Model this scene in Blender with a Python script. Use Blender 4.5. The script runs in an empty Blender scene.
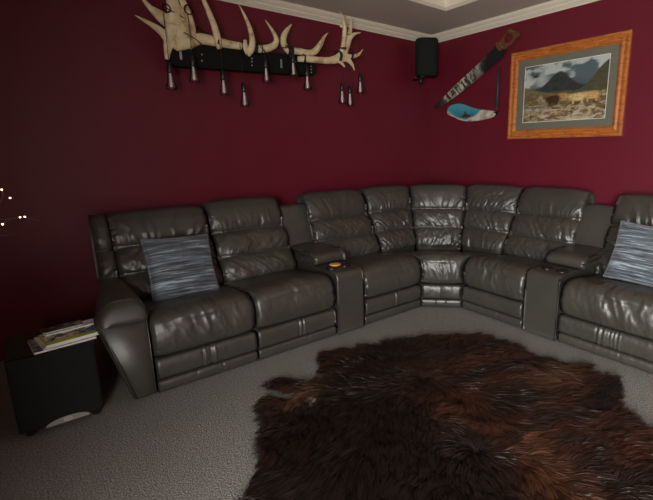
import bpy, bmesh, math, random
import numpy as np
from mathutils import Vector, Matrix
random.seed(7)
rng = np.random.default_rng(7)
COL = bpy.context.scene.collection
WX, WY, WL, WB = 3.69, 3.60, -1.30, -1.70     # inner faces: right, far, left, back
CEIL = 2.53

# ---------------------------------------------------------------- helpers
def link(name, me, mat=None, parent=None, smooth=True):
    o = bpy.data.objects.new(name, me)
    COL.objects.link(o)
    if mat is not None and not me.materials:
        me.materials.append(mat)
    if parent: o.parent = parent
    if smooth and len(me.polygons):
        me.polygons.foreach_set('use_smooth', [True] * len(me.polygons))
    return o

def tag(o, label, cat, group=None):
    o['label'] = label; o['category'] = cat
    if group: o['group'] = group
    return o

def empty(name, loc=(0, 0, 0)):
    # parts are authored in world coordinates and re-based on the empty
    o = bpy.data.objects.new(name, None)
    o.empty_display_size = .05
    o.location = loc
    COL.objects.link(o)
    return o

def rebase():
    """give children world placement independent of where their empty stands"""
    bpy.context.view_layer.update()
    for o in bpy.data.objects:
        if o.parent and o.parent.type == 'EMPTY' and not o.get('_local'):
            o.matrix_parent_inverse = o.parent.matrix_world.inverted()

def mesh(name, verts, faces):
    me = bpy.data.meshes.new(name)
    me.from_pydata([tuple(v) for v in verts], [], faces)
    me.update()
    return me

def bm_mesh(name, bm):
    bmesh.ops.recalc_face_normals(bm, faces=bm.faces)
    me = bpy.data.meshes.new(name); bm.to_mesh(me); bm.free()
    return me

def box(bm, x0, x1, y0, y1, z0, z1, bev=0, seg=2):
    r = bmesh.ops.create_cube(bm, size=1)
    vs = r['verts']
    for v in vs:
        v.co = Vector(((x0 + x1) / 2 + v.co.x * (x1 - x0), (y0 + y1) / 2 + v.co.y * (y1 - y0), (z0 + z1) / 2 + v.co.z * (z1 - z0)))
    if bev:
        es = list({e for v in vs for e in v.link_edges})
        bmesh.ops.bevel(bm, geom=es, offset=bev, segments=seg, profile=.5, affect='EDGES')
    return vs

def boxobj(name, dims, mat, parent=None, bev=0, seg=2, smooth=False):
    bm = bmesh.new(); box(bm, *dims, bev=bev, seg=seg)
    return link(name, bm_mesh(name, bm), mat, parent, smooth)

def catmull(pts, n, closed=False):
    P = np.array(pts, float); m = len(P); out = []
    segs = m if closed else m - 1
    for i in range(segs):
        if closed: p0, p1, p2, p3 = P[i - 1], P[i], P[(i + 1) % m], P[(i + 2) % m]
        else: p0, p1, p2, p3 = P[max(i - 1, 0)], P[i], P[i + 1], P[min(i + 2, m - 1)]
        for k in range(8):
            t = k / 8
            out.append(.5 * ((2 * p1) + (-p0 + p2) * t + (2 * p0 - 5 * p1 + 4 * p2 - p3) * t * t + (-p0 + 3 * p1 - 3 * p2 + p3) * t ** 3))
    if not closed: out.append(P[-1])
    return resample(np.array(out), n, closed)

def resample(P, n, closed=False):
    Q = np.vstack([P, P[:1]]) if closed else P
    d = np.concatenate([[0], np.cumsum(np.linalg.norm(np.diff(Q, axis=0), axis=1))])
    t = np.linspace(0, d[-1], n + 1)[:-1] if closed else np.linspace(0, d[-1], n)
    return np.stack([np.interp(t, d, Q[:, k]) for k in range(Q.shape[1])], 1)

def tube_arrays(pts, radii, seg=8, n=None, flat=1.0, flatdir=(0, 1, 0)):
    P = np.array(pts, float); R = np.array(radii, float)
    if n:
        d = np.concatenate([[0], np.cumsum(np.linalg.norm(np.diff(P, axis=0), axis=1))])
        Q = catmull(P, n); dq = np.concatenate([[0], np.cumsum(np.linalg.norm(np.diff(Q, axis=0), axis=1))])
        R = np.interp(dq / dq[-1], d / d[-1], R); P = Q
    T = np.gradient(P, axis=0); T /= np.linalg.norm(T, axis=1)[:, None] + 1e-12
    up = np.array(flatdir, float)
    verts = []; faces = []
    for i in range(len(P)):
        a = np.cross(T[i], up)
        if np.linalg.norm(a) < .05: a = np.cross(T[i], (1, 0.1, 0))
        a /= np.linalg.norm(a); b = np.cross(T[i], a)
        for k in range(seg):
            t = 2 * math.pi * k / seg
            verts.append(P[i] + R[i] * (math.cos(t) * a + math.sin(t) * flat * b))
    for i in range(len(P) - 1):
        for k in range(seg):
            k2 = (k + 1) % seg
            faces.append((i * seg + k, i * seg + k2, (i + 1) * seg + k2, (i + 1) * seg + k))
    faces.append(tuple(range(seg))[::-1]); faces.append(tuple((len(P) - 1) * seg + k for k in range(seg)))
    return verts, faces

def add_tube(bm, *a, **k):
    v, f = tube_arrays(*a, **k)
    bv = [bm.verts.new(tuple(p)) for p in v]
    for q in f:
        try: bm.faces.new([bv[i] for i in q])
        except ValueError: pass

def tube(name, pts, r, mat, parent=None, **k):
    bm = bmesh.new(); add_tube(bm, pts, r if hasattr(r, '__len__') else [r] * len(pts), **k)
    return link(name, bm_mesh(name, bm), mat, parent)

def lathe(bm, prof, c, seg=20):
    rings = []
    for r, z in prof:
        rings.append([bm.verts.new((c[0] + r * math.cos(2 * math.pi * k / seg), c[1] + r * math.sin(2 * math.pi * k / seg), c[2] + z)) for k in range(seg)])
    for a, b in zip(rings, rings[1:]):
        for k in range(seg): bm.faces.new((a[k], a[(k + 1) % seg], b[(k + 1) % seg], b[k]))
    bm.faces.new(rings[0][::-1]); bm.faces.new(rings[-1])

def hsh(i, j, s):
    v = np.sin(i * 127.1 + j * 311.7 + s * 74.7) * 43758.5453
    return v - np.floor(v)
def vnoise(x, y, s=0):
    x = np.asarray(x, float); y = np.asarray(y, float)
    i = np.floor(x); j = np.floor(y); fx = x - i; fy = y - j
    fx = fx * fx * (3 - 2 * fx); fy = fy * fy * (3 - 2 * fy)
    a = hsh(i, j, s); b = hsh(i + 1, j, s); c = hsh(i, j + 1, s); d = hsh(i + 1, j + 1, s)
    return (a * (1 - fx) + b * fx) * (1 - fy) + (c * (1 - fx) + d * fx) * fy
def fbm(x, y, s=0, o=4):
    r = 0; a = .5; 
    for k in range(o):
        r = r + a * vnoise(x * 2 ** k, y * 2 ** k, s + k * 3.3); a *= .5
    return r
def sstep(a, b, x):
    t = np.clip((np.asarray(x, float) - a) / (b - a), 0, 1); return t * t * (3 - 2 * t)

# ---------------------------------------------------------------- materials
class NT:
    def __init__(s, name):
        s.m = bpy.data.materials.new(name); s.m.use_nodes = True
        s.n = s.m.node_tree.nodes; s.l = s.m.node_tree.links
        s.b = s.n['Principled BSDF']
    def add(s, t, **kw):
        nd = s.n.new(t)
        for k, v in kw.items():
            if hasattr(nd, k): setattr(nd, k, v)
            else: nd.inputs[k.replace('_', ' ')].default_value = v
        return nd
    def ramp(s, fac, stops):
        r = s.n.new('ShaderNodeValToRGB'); s.l.new(fac, r.inputs[0])
        e = r.color_ramp.elements
        while len(e) < len(stops): e.new(.5)
        for q, (p, c) in zip(e, stops): q.position = p; q.color = (*c, 1)
        return r.outputs[0]
    def bump(s, h, st, dist=.01):
        b = s.n.new('ShaderNodeBump'); b.inputs['Strength'].default_value = st; b.inputs['Distance'].default_value = dist
        s.l.new(h, b.inputs['Height']); s.l.new(b.outputs[0], s.b.inputs['Normal']); return b
    def coord(s, scale=(1, 1, 1), rot=(0, 0, 0)):
        c = s.n.new('ShaderNodeTexCoord'); m = s.n.new('ShaderNodeMapping')
        m.inputs['Scale'].default_value = scale; m.inputs['Rotation'].default_value = rot
        s.l.new(c.outputs['Object'], m.inputs[0]); return m.outputs[0]
    def tex(s, t, vec, **kw):
        nd = s.add(t, **kw); s.l.new(vec, nd.inputs['Vector']); return nd

def simple(name, col, rough=.5, metal=0, spec=.5, bump=None, coat=0):
    t = NT(name); t.b.inputs['Base Color'].default_value = (*col, 1); t.b.inputs['Roughness'].default_value = rough
    t.b.inputs['Metallic'].default_value = metal; t.b.inputs['Specular IOR Level'].default_value = spec
    t.b.inputs['Coat Weight'].default_value = coat
    v = t.coord()
    n = t.tex('ShaderNodeTexNoise', v, Scale=(bump or (40, .05))[0], Detail=3)
    t.bump(n.outputs[0], (bump or (40, .05))[1], .002)
    return t.m

def m_wall():
    t = NT('burgundy_wall_paint'); v = t.coord()
    n = t.tex('ShaderNodeTexNoise', v, Scale=1.3, Detail=4)
    c = t.ramp(n.outputs[0], [(.3, (.140, .0088, .0215)), (.7, (.152, .0102, .0245))])
    t.l.new(c, t.b.inputs['Base Color']); t.b.inputs['Roughness'].default_value = .42
    t.b.inputs['Specular IOR Level'].default_value = .45
    n2 = t.tex('ShaderNodeTexNoise', v, Scale=260, Detail=2); t.bump(n2.outputs[0], .12, .002)
    return t.m
def m_leather():
    t = NT('grey_brown_leather'); v = t.coord()
    n = t.tex('ShaderNodeTexNoise', v, Scale=5, Detail=5)
    c = t.ramp(n.outputs[0], [(.3, (.042, .039, .031)), (.7, (.056, .052, .042))])
    t.l.new(c, t.b.inputs['Base Color'])
    r = t.tex('ShaderNodeTexNoise', v, Scale=14, Detail=3)
    mr = t.add('ShaderNodeMapRange'); t.l.new(r.outputs[0], mr.inputs[0]); mr.inputs['To Min'].default_value = .33; mr.inputs['To Max'].default_value = .45
    t.l.new(mr.outputs[0], t.b.inputs['Roughness']); t.b.inputs['Specular IOR Level'].default_value = 1.0
    vo = t.tex('ShaderNodeTexVoronoi', v, Scale=330); 
    n3 = t.tex('ShaderNodeTexNoise', v, Scale=22, Detail=5)
    ma = t.add('ShaderNodeMath', operation='MULTIPLY_ADD'); t.l.new(n3.outputs[0], ma.inputs[0]); ma.inputs[1].default_value = 3.2; t.l.new(vo.outputs['Distance'], ma.inputs[2])
    t.bump(ma.outputs[0], .16, .003)
    return t.m
def m_carpet():
    t = NT('grey_loop_pile_carpet'); v = t.coord()
    vo = t.tex('ShaderNodeTexVoronoi', v, Scale=190)
    n = t.tex('ShaderNodeTexNoise', v, Scale=130, Detail=4, Roughness=.8)
    n2 = t.tex('ShaderNodeTexNoise', v, Scale=2.2, Detail=3)
    c1 = t.ramp(n.outputs[0], [(.36, (.11, .104, .094)), (.5, (.255, .243, .222)), (.64, (.46, .445, .415))])
    mx = t.add('ShaderNodeMixRGB', blend_type='MULTIPLY'); mx.inputs[0].default_value = .35
    t.l.new(c1, mx.inputs[1]); c2 = t.ramp(n2.outputs[0], [(.3, (.8, .8, .8)), (.7, (1, 1, 1))]); t.l.new(c2, mx.inputs[2])
    t.l.new(mx.outputs[0], t.b.inputs['Base Color']); t.b.inputs['Roughness'].default_value = .95; t.b.inputs['Specular IOR Level'].default_value = .15
    t.bump(vo.outputs['Distance'], .9, .006)
    return t.m
def m_vcol(name, rough=.6, spec=.4, noise=None, coat=0):
    t = NT(name); a = t.n.new('ShaderNodeVertexColor'); a.layer_name = 'paint'
    t.l.new(a.outputs[0], t.b.inputs['Base Color']); t.b.inputs['Roughness'].default_value = rough; t.b.inputs['Specular IOR Level'].default_value = spec
    t.b.inputs['Coat Weight'].default_value = coat
    if noise:
        n = t.tex('ShaderNodeTexNoise', t.coord(), Scale=noise, Detail=3); t.bump(n.outputs[0], .2, .002)
    return t.m
def m_pine():
    t = NT('orange_pine_wood'); v = t.coord((6, 1.2, 6))
    n = t.tex('ShaderNodeTexNoise', v, Scale=9, Detail=6, Distortion=1.2)
    c = t.ramp(n.outputs[0], [(.3, (.30, .075, .014)), (.5, (.50, .15, .030)), (.72, (.62, .22, .055))])
    t.l.new(c, t.b.inputs['Base Color']); t.b.inputs['Roughness'].default_value = .35; t.bump(n.outputs[0], .08, .002); return t.m
def m_bone():
    t = NT('antler_bone'); v = t.coord()
    n = t.tex('ShaderNodeTexNoise', v, Scale=14, Detail=6, Distortion=.6)
    c = t.ramp(n.outputs[0], [(.28, (.34, .21, .09)), (.45, (.74, .57, .33)), (.75, (.90, .77, .52))])
    t.l.new(c, t.b.inputs['Base Color']); t.b.inputs['Roughness'].default_value = .45
    n2 = t.tex('ShaderNodeTexNoise', v, Scale=60, Detail=4); t.bump(n2.outputs[0], .3, .003); return t.m
def m_cushion():
    t = NT('striped_blue_grey_fabric'); v = t.coord((1.1, 1.1, 24))
    n = t.tex('ShaderNodeTexNoise', v, Scale=3.4, Detail=6, Roughness=.72, Distortion=.25)
    c = t.ramp(n.outputs[0], [(.38, (.018, .020, .030)), (.47, (.075, .085, .108)), (.55, (.15, .18, .215)), (.63, (.42, .51, .57))])
    t.l.new(c, t.b.inputs['Base Color']); t.b.inputs['Roughness'].default_value = .6; t.b.inputs['Sheen Weight'].default_value = .4
    t.bump(n.outputs[0], .5, .006); return t.m
def m_thin(name, gain=1.0):
    m = bpy.data.materials.new(name); m.use_nodes = True; n = m.node_tree.nodes; l = m.node_tree.links
    n.remove(n['Principled BSDF']); out = n['Material Output']
    tr = n.new('ShaderNodeBsdfTransparent'); gl = n.new('ShaderNodeBsdfGlossy'); gl.inputs['Roughness'].default_value = .04
    lw = n.new('ShaderNodeLayerWeight'); lw.inputs[0].default_value = .35; mx = n.new('ShaderNodeMixShader')
    mu = n.new('ShaderNodeMath'); mu.operation = 'MULTIPLY'; mu.inputs[1].default_value = gain; mu.use_clamp = True
    l.new(lw.outputs['Fresnel'], mu.inputs[0]); l.new(mu.outputs[0], mx.inputs[0]); l.new(tr.outputs[0], mx.inputs[1]); l.new(gl.outputs[0], mx.inputs[2]); l.new(mx.outputs[0], out.inputs[0])
    return m
def m_glass(name, tint=(1, 1, 1)):
    t = NT(name); t.b.inputs['Base Color'].default_value = (*tint, 1); t.b.inputs['Roughness'].default_value = .02
    t.b.inputs['Transmission Weight'].default_value = 1; t.b.inputs['IOR'].default_value = 1.2; return t.m
def m_emit(name, col, st):
    t = NT(name); t.b.inputs['Emission Color'].default_value = (*col, 1); t.b.inputs['Emission Strength'].default_value = st
    t.b.inputs['Base Color'].default_value = (*col, 1); return t.m
def m_fur():
    t = NT('brown_fur'); a = t.n.new('ShaderNodeVertexColor'); a.layer_name = 'paint'
    t.l.new(a.outputs[0], t.b.inputs['Base Color']); t.b.inputs['Roughness'].default_value = .42; t.b.inputs['Specular IOR Level'].default_value = .35
    return t.m

WALL = m_wall(); LEATHER = m_leather(); CARPET = m_carpet(); PINE = m_pine(); BONE = m_bone(); CUSH = m_cushion()
CEILM = simple('ceiling_paint', (.66, .60, .52), .8, bump=(120, .05))
TRIM = simple('cream_trim_paint', (.88, .81, .66), .5)
BLACKW = simple('black_painted_timber', (.006, .007, .006), .7, 0, .2, bump=(30, .3))
BLACKP = simple('black_plastic', (.010, .010, .010), .38)
GRILLE = simple('black_grille_cloth', (.010, .012, .012), .85, 0, .3, bump=(700, .5))
CABINET = simple('black_ash_cabinet', (.016, .017, .017), .5, bump=(50, .15))
SILVER = simple('brushed_silver', (.42, .41, .38), .45, .3)
DARKLINE = simple('dark_lining', (.012, .011, .010), .6)
CORDM = simple('black_cord', (.012, .012, .012), .6)
STEEL = simple('bolt_steel', (.6, .58, .52), .35, 1)
GLASS = m_thin('bulb_glass', 2.0); PGLASS = m_thin('window_glass', .5)
STEM = simple('bulb_filament_stem', (1.0, .98, .92), .2, .0, 1, coat=1)
WOODC = simple('pale_wood', (.72, .36, .12), .45)
WHITEP = simple('white_frame_paint', (.8, .8, .78), .4)
TWIG = simple('grey_twig_bark', (.20, .16, .13), .7)
CERAM = simple('dark_brown_ceramic', (.05, .018, .012), .35)
LED = m_emit('warm_led', (1, .55, .28), 9)

# ---------------------------------------------------------------- room shell
def struct(o): o['kind'] = 'structure'; return o
T = .12
struct(boxobj('floor', (WL - T, WX + T, WB - T, WY + T, -.1, 0), CARPET))
struct(boxobj('wall_far', (WL - T, WX + T, WY, WY + T, 0, 2.95), WALL))
struct(boxobj('wall_right', (WX, WX + T, WB, WY, 0, 2.95), WALL))
# window openings in back wall and none elsewhere
def wall_hole(name, x0, x1, z0, z1, hx0, hx1, hz0, hz1, fixed0, fixed1, axis='x'):
    bm = bmesh.new()
    for a, b, c, d in ((x0, hx0, z0, z1), (hx1, x1, z0, z1), (hx0, hx1, z0, hz0), (hx0, hx1, hz1, z1)):
        if b - a < 1e-4 or d - c < 1e-4: continue
        if axis == 'x': box(bm, a, b, fixed0, fixed1, c, d)
        else: box(bm, fixed0, fixed1, a, b, c, d)
    return struct(link(name, bm_mesh(name, bm), WALL, None, False))
WIN = (-1.60, -.15, .25, 2.10)
struct(boxobj('wall_back', (WL - T, WX + T, WB - T, WB, 0, 2.95), WALL))
wall_hole('wall_left', WB, WY, 0, 2.95, WIN[0], WIN[1], WIN[2], WIN[3], WL - T, WL, 'y')
BLOCK_X = -.70      # wall step added out of view to shade the left corner
struct(boxobj('wall_left_shade_block', (WL, BLOCK_X, .36, WY, 0, 2.95), WALL))  # added block, cuts window light off the left of the room
def window(name, a, b, z0, z1, fix, mull):
    bm = bmesh.new(); f = .05
    for q in ((a, b, z0, z0 + f), (a, b, z1 - f, z1), (a, a + f, z0 + f, z1 - f), (b - f, b, z0 + f, z1 - f)):
        box(bm, fix - .09, fix - .03, q[0], q[1], q[2], q[3])
    for k in range(1, mull):
        x = a + (b - a) * k / mull; box(bm, fix - .085, fix - .035, x - .025, x + .025, z0 + f, z1 - f)
    w = struct(link(name, bm_mesh(name, bm), WHITEP, None, False))
    p = boxobj('pane', (fix - .064, fix - .058, a + f, b - f, z0 + f, z1 - f), PGLASS, w)
    return w
window('window_1', *WIN, WL, 2)
# ceiling with raised tray
TX0, TX1, TY0, TY1, TZ = .2, 3.12, -.6, 2.87, 2.72
bm = bmesh.new()
for a, b, c, d in ((WL, WX, TY1, WY), (WL, WX, WB, TY0), (WL, TX0, TY0, TY1), (TX1, WX, TY0, TY1)):
    box(bm, a, b, c, d, CEIL, CEIL + .03)
struct(link('ceiling', bm_mesh('ceiling', bm), CEILM, None, False))
bm = bmesh.new()
for a, b, c, d in ((TX0 - .02, TX1 + .02, TY1, TY1 + .02), (TX0 - .02, TX1 + .02, TY0 - .02, TY0), (TX0 - .02, TX0, TY0, TY1), (TX1, TX1 + .02, TY0, TY1)):
    box(bm, a, b, c, d, CEIL + .03, TZ)
struct(link('trim_tray_sides', bm_mesh('tray', bm), TRIM, None, False))
struct(boxobj('ceiling_tray', (TX0 - .02, TX1 + .02, TY0 - .02, TY1 + .02, TZ, TZ + .03), CEILM))
# cornice: stepped cove profile (offset from wall, z) swept around
cp = [(0, 2.455), (.008, 2.455), (.008, 2.463), (.02, 2.470), (.032, 2.482), (.036, 2.484), (.036, 2.492), (.05, 2.502), (.062, 2.514), (.064, 2.522), (.072, 2.522), (.072, CEIL), (0, CEIL)]
cor = [(WL, WB, 1, 1), (WX, WB, -1, 1), (WX, WY, -1, -1), (BLOCK_X, WY, 1, -1)]
for nm, i, j in (('trim_cornice_far', 2, 3), ('trim_cornice_right', 1, 2), ('trim_cornice_back', 0, 1)):
    V = []
    for q in (i, j):
        x, y, sx, sy = cor[q]
        V += [(x + sx * p, y + sy * p, z) for p, z in cp]
    n = len(cp); F = [(k, (k + 1) % n, n + (k + 1) % n, n + k) for k in range(n)]
    me = mesh(nm, V, F); b2 = bmesh.new(); b2.from_mesh(me); bmesh.ops.recalc_face_normals(b2, faces=b2.faces); b2.to_mesh(me); b2.free()
    struct(link(nm, me, TRIM, None, False))
for nm, d in (('baseboard_far', (BLOCK_X, WX, WY - .015, WY, 0, .09)), ('baseboard_right', (WX - .015, WX, WB, WY - .015, 0, .09))):
    struct(boxobj(nm, d, WALL))

# ---------------------------------------------------------------- sectional sofa
FY, FX = 2.45, 2.66
class Frame:                       # straight run: s along front, u depth, z up
    def __init__(s, o, sd, ud): s.o = np.array(o, float); s.sd = np.array(sd, float); s.ud = np.array(ud, float)
    def __call__(s, S, U, Z): return s.o + np.outer(S, s.sd) + np.outer(U, s.ud) + np.outer(Z, (0, 0, 1))
RA = Frame((0, FY, 0), (1, 0, 0), (0, 1, 0))
RBf = Frame((FX, 0, 0), (0, -1, 0), (1, 0, 0))        # s = -y
class Wedge:                       # ruled between two vertical profile planes
    def __init__(s, a0, a1, b0, b1, u0, u1): s.a0, s.a1, s.b0, s.b1, s.u0, s.u1 = [np.array(q, float) if hasattr(q, '__len__') else q for q in (a0, a1, b0, b1, u0, u1)]
    def __call__(s, S, U, Z):      # S 0..1
        t = (U - s.u0) / (s.u1 - s.u0)
        A = s.a0 + np.outer(t, s.a1 - s.a0); B = s.b0 + np.outer(t, s.b1 - s.b0)
        S = np.asarray(S)[:, None]
        xy = A * (1 - S) + B * S
        return np.column_stack([xy, Z])

def offset_in(prof, d):
    if d <= 0: return prof.copy()
    T = np.roll(prof, -1, 0) - np.roll(prof, 1, 0); T /= np.linalg.norm(T, axis=1)[:, None] + 1e-9
    N = np.column_stack([T[:, 1], -T[:, 0]])
    # orient outward
    c = prof.mean(0); 
    area = .5 * np.sum(prof[:, 0] * np.roll(prof[:, 1], -1) - np.roll(prof[:, 0], -1) * prof[:, 1])
    if area < 0: N = -N
    return prof - N * d

def loft(name, frame, prof, s0, s1, mat=None, parent=None, r=.03, ns=60, nend=5, disp=None, width=None, pillow=0, pw=.05):
    """closed profile swept along s with rounded ends and a displacement along the normals"""
    prof = np.asarray(prof); m = len(prof); W = width or (s1 - s0); k = (s1 - s0) / W
    rows = []
    for i in range(nend):
        a = (math.pi / 2) * i / nend
        rows.append((s0 + r * k * (1 - math.sin(a)), r * (1 - math.cos(math.pi / 2 - a)) if False else r * (1 - math.sin(a)) ** 1.0 if False else r * (1 - math.sqrt(max(0, 1 - (1 - math.sin(a)) ** 2)))))
    for i in range(ns + 1): rows.append((s0 + r * k + (s1 - s0 - 2 * r * k) * i / ns, 0))
    for i in range(nend - 1, -1, -1):
        a = (math.pi / 2) * i / nend
        rows.append((s1 - r * k * (1 - math.sin(a)), r * (1 - math.sqrt(max(0, 1 - (1 - math.sin(a)) ** 2)))))
    # ends: row 0 is the cap plane
    S = []; UZ = []
    for s, ins in rows:
        ed = min(s - s0, s1 - s) / k
        p = offset_in(prof, ins + pillow * math.exp(-(ed / pw) ** 1.4)); S.append(np.full(m, s)); UZ.append(p)
    S = np.concatenate(S); UZ = np.vstack(UZ); nr = len(rows)
    P = frame(S, UZ[:, 0], UZ[:, 1]).reshape(nr, m, 3)
    # normals from the grid
    dv = np.roll(P, -1, 1) - np.roll(P, 1, 1); du = np.gradient(P, axis=0)
    N = np.cross(du, dv); N /= np.linalg.norm(N, axis=2)[:, :, None] + 1e-12
    cen = P.mean((0, 1)); 
    if np.sum((P - cen) * N) < 0: N = -N
    if disp is not None:
        d = np.concatenate([[0], np.cumsum(np.linalg.norm(np.diff(prof, axis=0), axis=1))])
        SS = (S.reshape(nr, m) - s0) / (s1 - s0) * W
        D = disp(SS, np.tile(d, (nr, 1)), UZ[:, 0].reshape(nr, m), UZ[:, 1].reshape(nr, m), W)
        P = P + N * D[:, :, None]
    V = P.reshape(-1, 3); F = []
    for i in range(nr - 1):
        for j in range(m):
            j2 = (j + 1) % m
            F.append((i * m + j, i * m + j2, (i + 1) * m + j2, (i + 1) * m + j))
    c0 = len(V); V = np.vstack([V, P[0].mean(0), P[-1].mean(0)])
    for j in range(m):
        j2 = (j + 1) % m
        F.append((c0, j2, j)); F.append((c0 + 1, (nr - 1) * m + j, (nr - 1) * m + j2))
    me = mesh(name, V, F)
    b = bmesh.new(); b.from_mesh(me); bmesh.ops.recalc_face_normals(b, faces=b.faces); b.to_mesh(me); b.free()
    return link(name, me, mat or LEATHER, parent)

def ridged(x, y, s):
    n = fbm(x, y, s, 3); return 1 - np.abs(2 * n / .875 - 1) * 1.0

# back cushion ---------------------------------------------------
BK = [(.53, .40), (.627, .57), (.725, .74), (.80, .90)]     # creases bottom, c2, c1, top front
def back_profile(top=0.0, deep=1.0, bulge=(.030, .030, .036)):
    pts = []; 
    A = np.array(BK); A[:, 1] += np.array([0, .3, .7, 1.0]) * top
    nrm = np.array([-.86, .50])
    for k in range(3):
        a, b = A[k], A[k + 1]
        K = 26
        for i in range(K):
            q = i / K
            sh = (1 - abs(2 * q - 1) ** 2.2)
            if k == 2 and q > .5: sh = 1 - .25 * abs(2 * q - 1) ** 2.0
            pts.append(a + (b - a) * q + nrm * bulge[k] * max(sh, 0) ** .85)
    e = A[3] + nrm * bulge[2] * .75
    head = catmull([pts[-1], e + np.array((.012, .012)), e + np.array((.045, .045)), e + np.array((.095, .055)), e + np.array((.14, .035)), e + np.array((.165, -.01)), (.965, .80 + top), (.965, .5), (.965, .30), (.80, .29), (.60, .29), (.54, .33), (.53, .395)], 70)
    P = np.vstack([np.array(pts), head[1:-1]])
    return P
def crease_pos(prof):              # arc positions of the creases
    d = np.concatenate([[0], np.cumsum(np.linalg.norm(np.diff(prof, axis=0), axis=1))])
    return d[0], d[26], d[52], d[78]
def back_disp(prof, seed, amt=1.0, dirs=(0, 1, -1)):
    c = crease_pos(prof)
    def f(S, V, U, Z, W):
        q = S / W
        edge = np.minimum(S, W - S)
        out = np.zeros_like(S)
        # folds radiating from creases: fine near seams, broad in the middle
        near = np.exp(-np.minimum.reduce([np.abs(V - k) for k in c[1:3]]) / .035)
        for k in range(3):
            a, b = c[k], c[k + 1]
            inside = sstep(a, a + .015, V) * (1 - sstep(b - .015, b, V)) if k < 2 else sstep(a, a + .015, V) * (1 - sstep(b + .02, b + .08, V))
            v = (V - a) / (b - a)
            sl = dirs[k] * .55 * (1 if seed % 2 else -1)
            fan = (q - .5) * (1 - .35 * v)
            x = fan * W * 12 + sl * v * 3.2 + .9 * fbm(S * 7, V * 7, seed + 11)
            rr = ridged(x * 1.15, v * .5 + S * 1.5, seed + k * 7) ** 1.4
            mask = (.35 + .65 * np.exp(-((v - (.08 if k != 2 else .12)) / .45) ** 2)) * (.45 + .9 * vnoise(S * 7, v * 2 + k, seed + 3))
            out += inside * (rr - .52) * .022 * mask * amt
            x2 = (S * math.cos(.6 * dirs[k] + .25) + V * math.sin(.6 * dirs[k] + .25)) * 15
            y2 = (-S * math.sin(.6 * dirs[k] + .25) + V * math.cos(.6 * dirs[k] + .25)) * 48
            if dirs[k]: out += inside * (ridged(x2 * .8 + seed, y2 * .30, seed + 40 + k) - .6) * .013 * amt * sstep(.02, .1, edge)
        # large softness
        front = 1 - sstep(c[3] + .05, c[3] + .12, V)
        out += (fbm(S * 5, V * 5, seed + 60) - .47) * .010 * front
        # side puckers (short wrinkles across the side seams)
        out += np.exp(-edge / .03) * (ridged(V * 30, S * 3, seed + 80) - .6) * .008 * front * amt
        # stitched crease lines
        for k in c[1:3]: out -= .006 * np.exp(-((V - k) / .006) ** 2)
        # welt line near the side
        return out
    return f

# seat cushion ---------------------------------------------------
def seat_profile(ub=.62):
    pts = [(ub, .27), (ub, .36), (ub - .02, .395), (.50, .405), (.42, .414), (.32, .428), (.24, .440), (.212, .440), (.18, .447), (.12, .452), (.07, .446), (.03, .425), (.005, .39), (-.008, .34), (-.010, .29), (.000, .245), (.016, .222), (.05, .216), (.2, .22), (.42, .22), (ub - .02, .23)]
    return catmull(pts, 150, True)
def seat_disp(seed, amt=1.0, stitch=True):
    def f(S, V, U, Z, W):
        q = S / W; edge = np.minimum(S, W - S)
        front = (1 - sstep(.10, .24, U)) * sstep(.216, .24, Z)
        topz = sstep(.39, .41, Z)
        out = front * (ridged((q - .5) * W * 16 + .9 * fbm(S * 6, Z * 8, seed) + (Z - .33) * 5, Z * 7 + U * 3, seed + 5) - .60) * .017 * amt * (.3 + vnoise(S * 6, Z * 5, seed + 9)) * (.35 + .65 * np.exp(-((q - .5) / .33) ** 2))
        out += topz * (ridged(S * 7, U * 16 + .6 * fbm(S * 5, U * 5, seed), seed + 2) - .6) * .005 * amt
        out += (fbm(S * 5, V * 5, seed + 8) - .47) * .012 * sstep(.23, .26, Z)
        out += np.exp(-edge / .03) * (ridged(V * 26, S * 4, seed + 30) - .6) * .009 * sstep(.22, .25, Z)
        out += .012 * np.sin(math.pi * np.clip(q, 0, 1)) * topz * (1 - sstep(.5, .6, U))
        if stitch:
            w = .2 + .006 * np.sin(S * 9 + seed)
            out -= .006 * np.exp(-((U - w) / .007) ** 2) * topz
        return out
    return f
def foot_profile(): return catmull([(.30, .10), (.30, .195), (.08, .208), (.03, .207), (.008, .20), (-.002, .17), (-.002, .13), (.004, .098), (.02, .088), (.06, .086), (.20, .088)], 70, True)
def foot_disp(seed, pleats=3):
    def f(S, V, U, Z, W):
        front = (1 - sstep(.02, .05, U)); q = S / W; out = 0 * S
        g = np.random.default_rng(seed)
        for k in range(pleats):
            p = .5 + (k - (pleats - 1) / 2) * .05 + g.uniform(-.02, .02); w = g.uniform(.004, .007)
            out = out - .005 * np.exp(-((S - p * W - .01 * (Z - .15) * 3) / w) ** 2)
            out = out + .0035 * np.exp(-((S - p * W - .014) / (w * 1.4)) ** 2)
        out = out + (ridged(S * 14, Z * 9, seed) - .6) * .006 * (.3 + vnoise(S * 5, Z * 3, seed + 1))
        out = out + (fbm(S * 5, Z * 5, seed) - .47) * .007
        return out * front
    return f
def base_profile(): return catmull([(.30, .02), (.30, .07), (.08, .078), (.02, .078), (.006, .07), (.004, .045), (.010, .02), (.03, .012), (.15, .012)], 50, True)
def base_disp(seed):
    def f(S, V, U, Z, W):
        q = S / W
        out = -.004 * np.exp(-((q - .36) * W / .004) ** 2) - .004 * np.exp(-((q - .62) * W / .004) ** 2)
        return (out + (ridged(S * 24, Z * 6, seed) - .6) * .003) * (1 - sstep(.03, .06, U))
    return f

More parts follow.
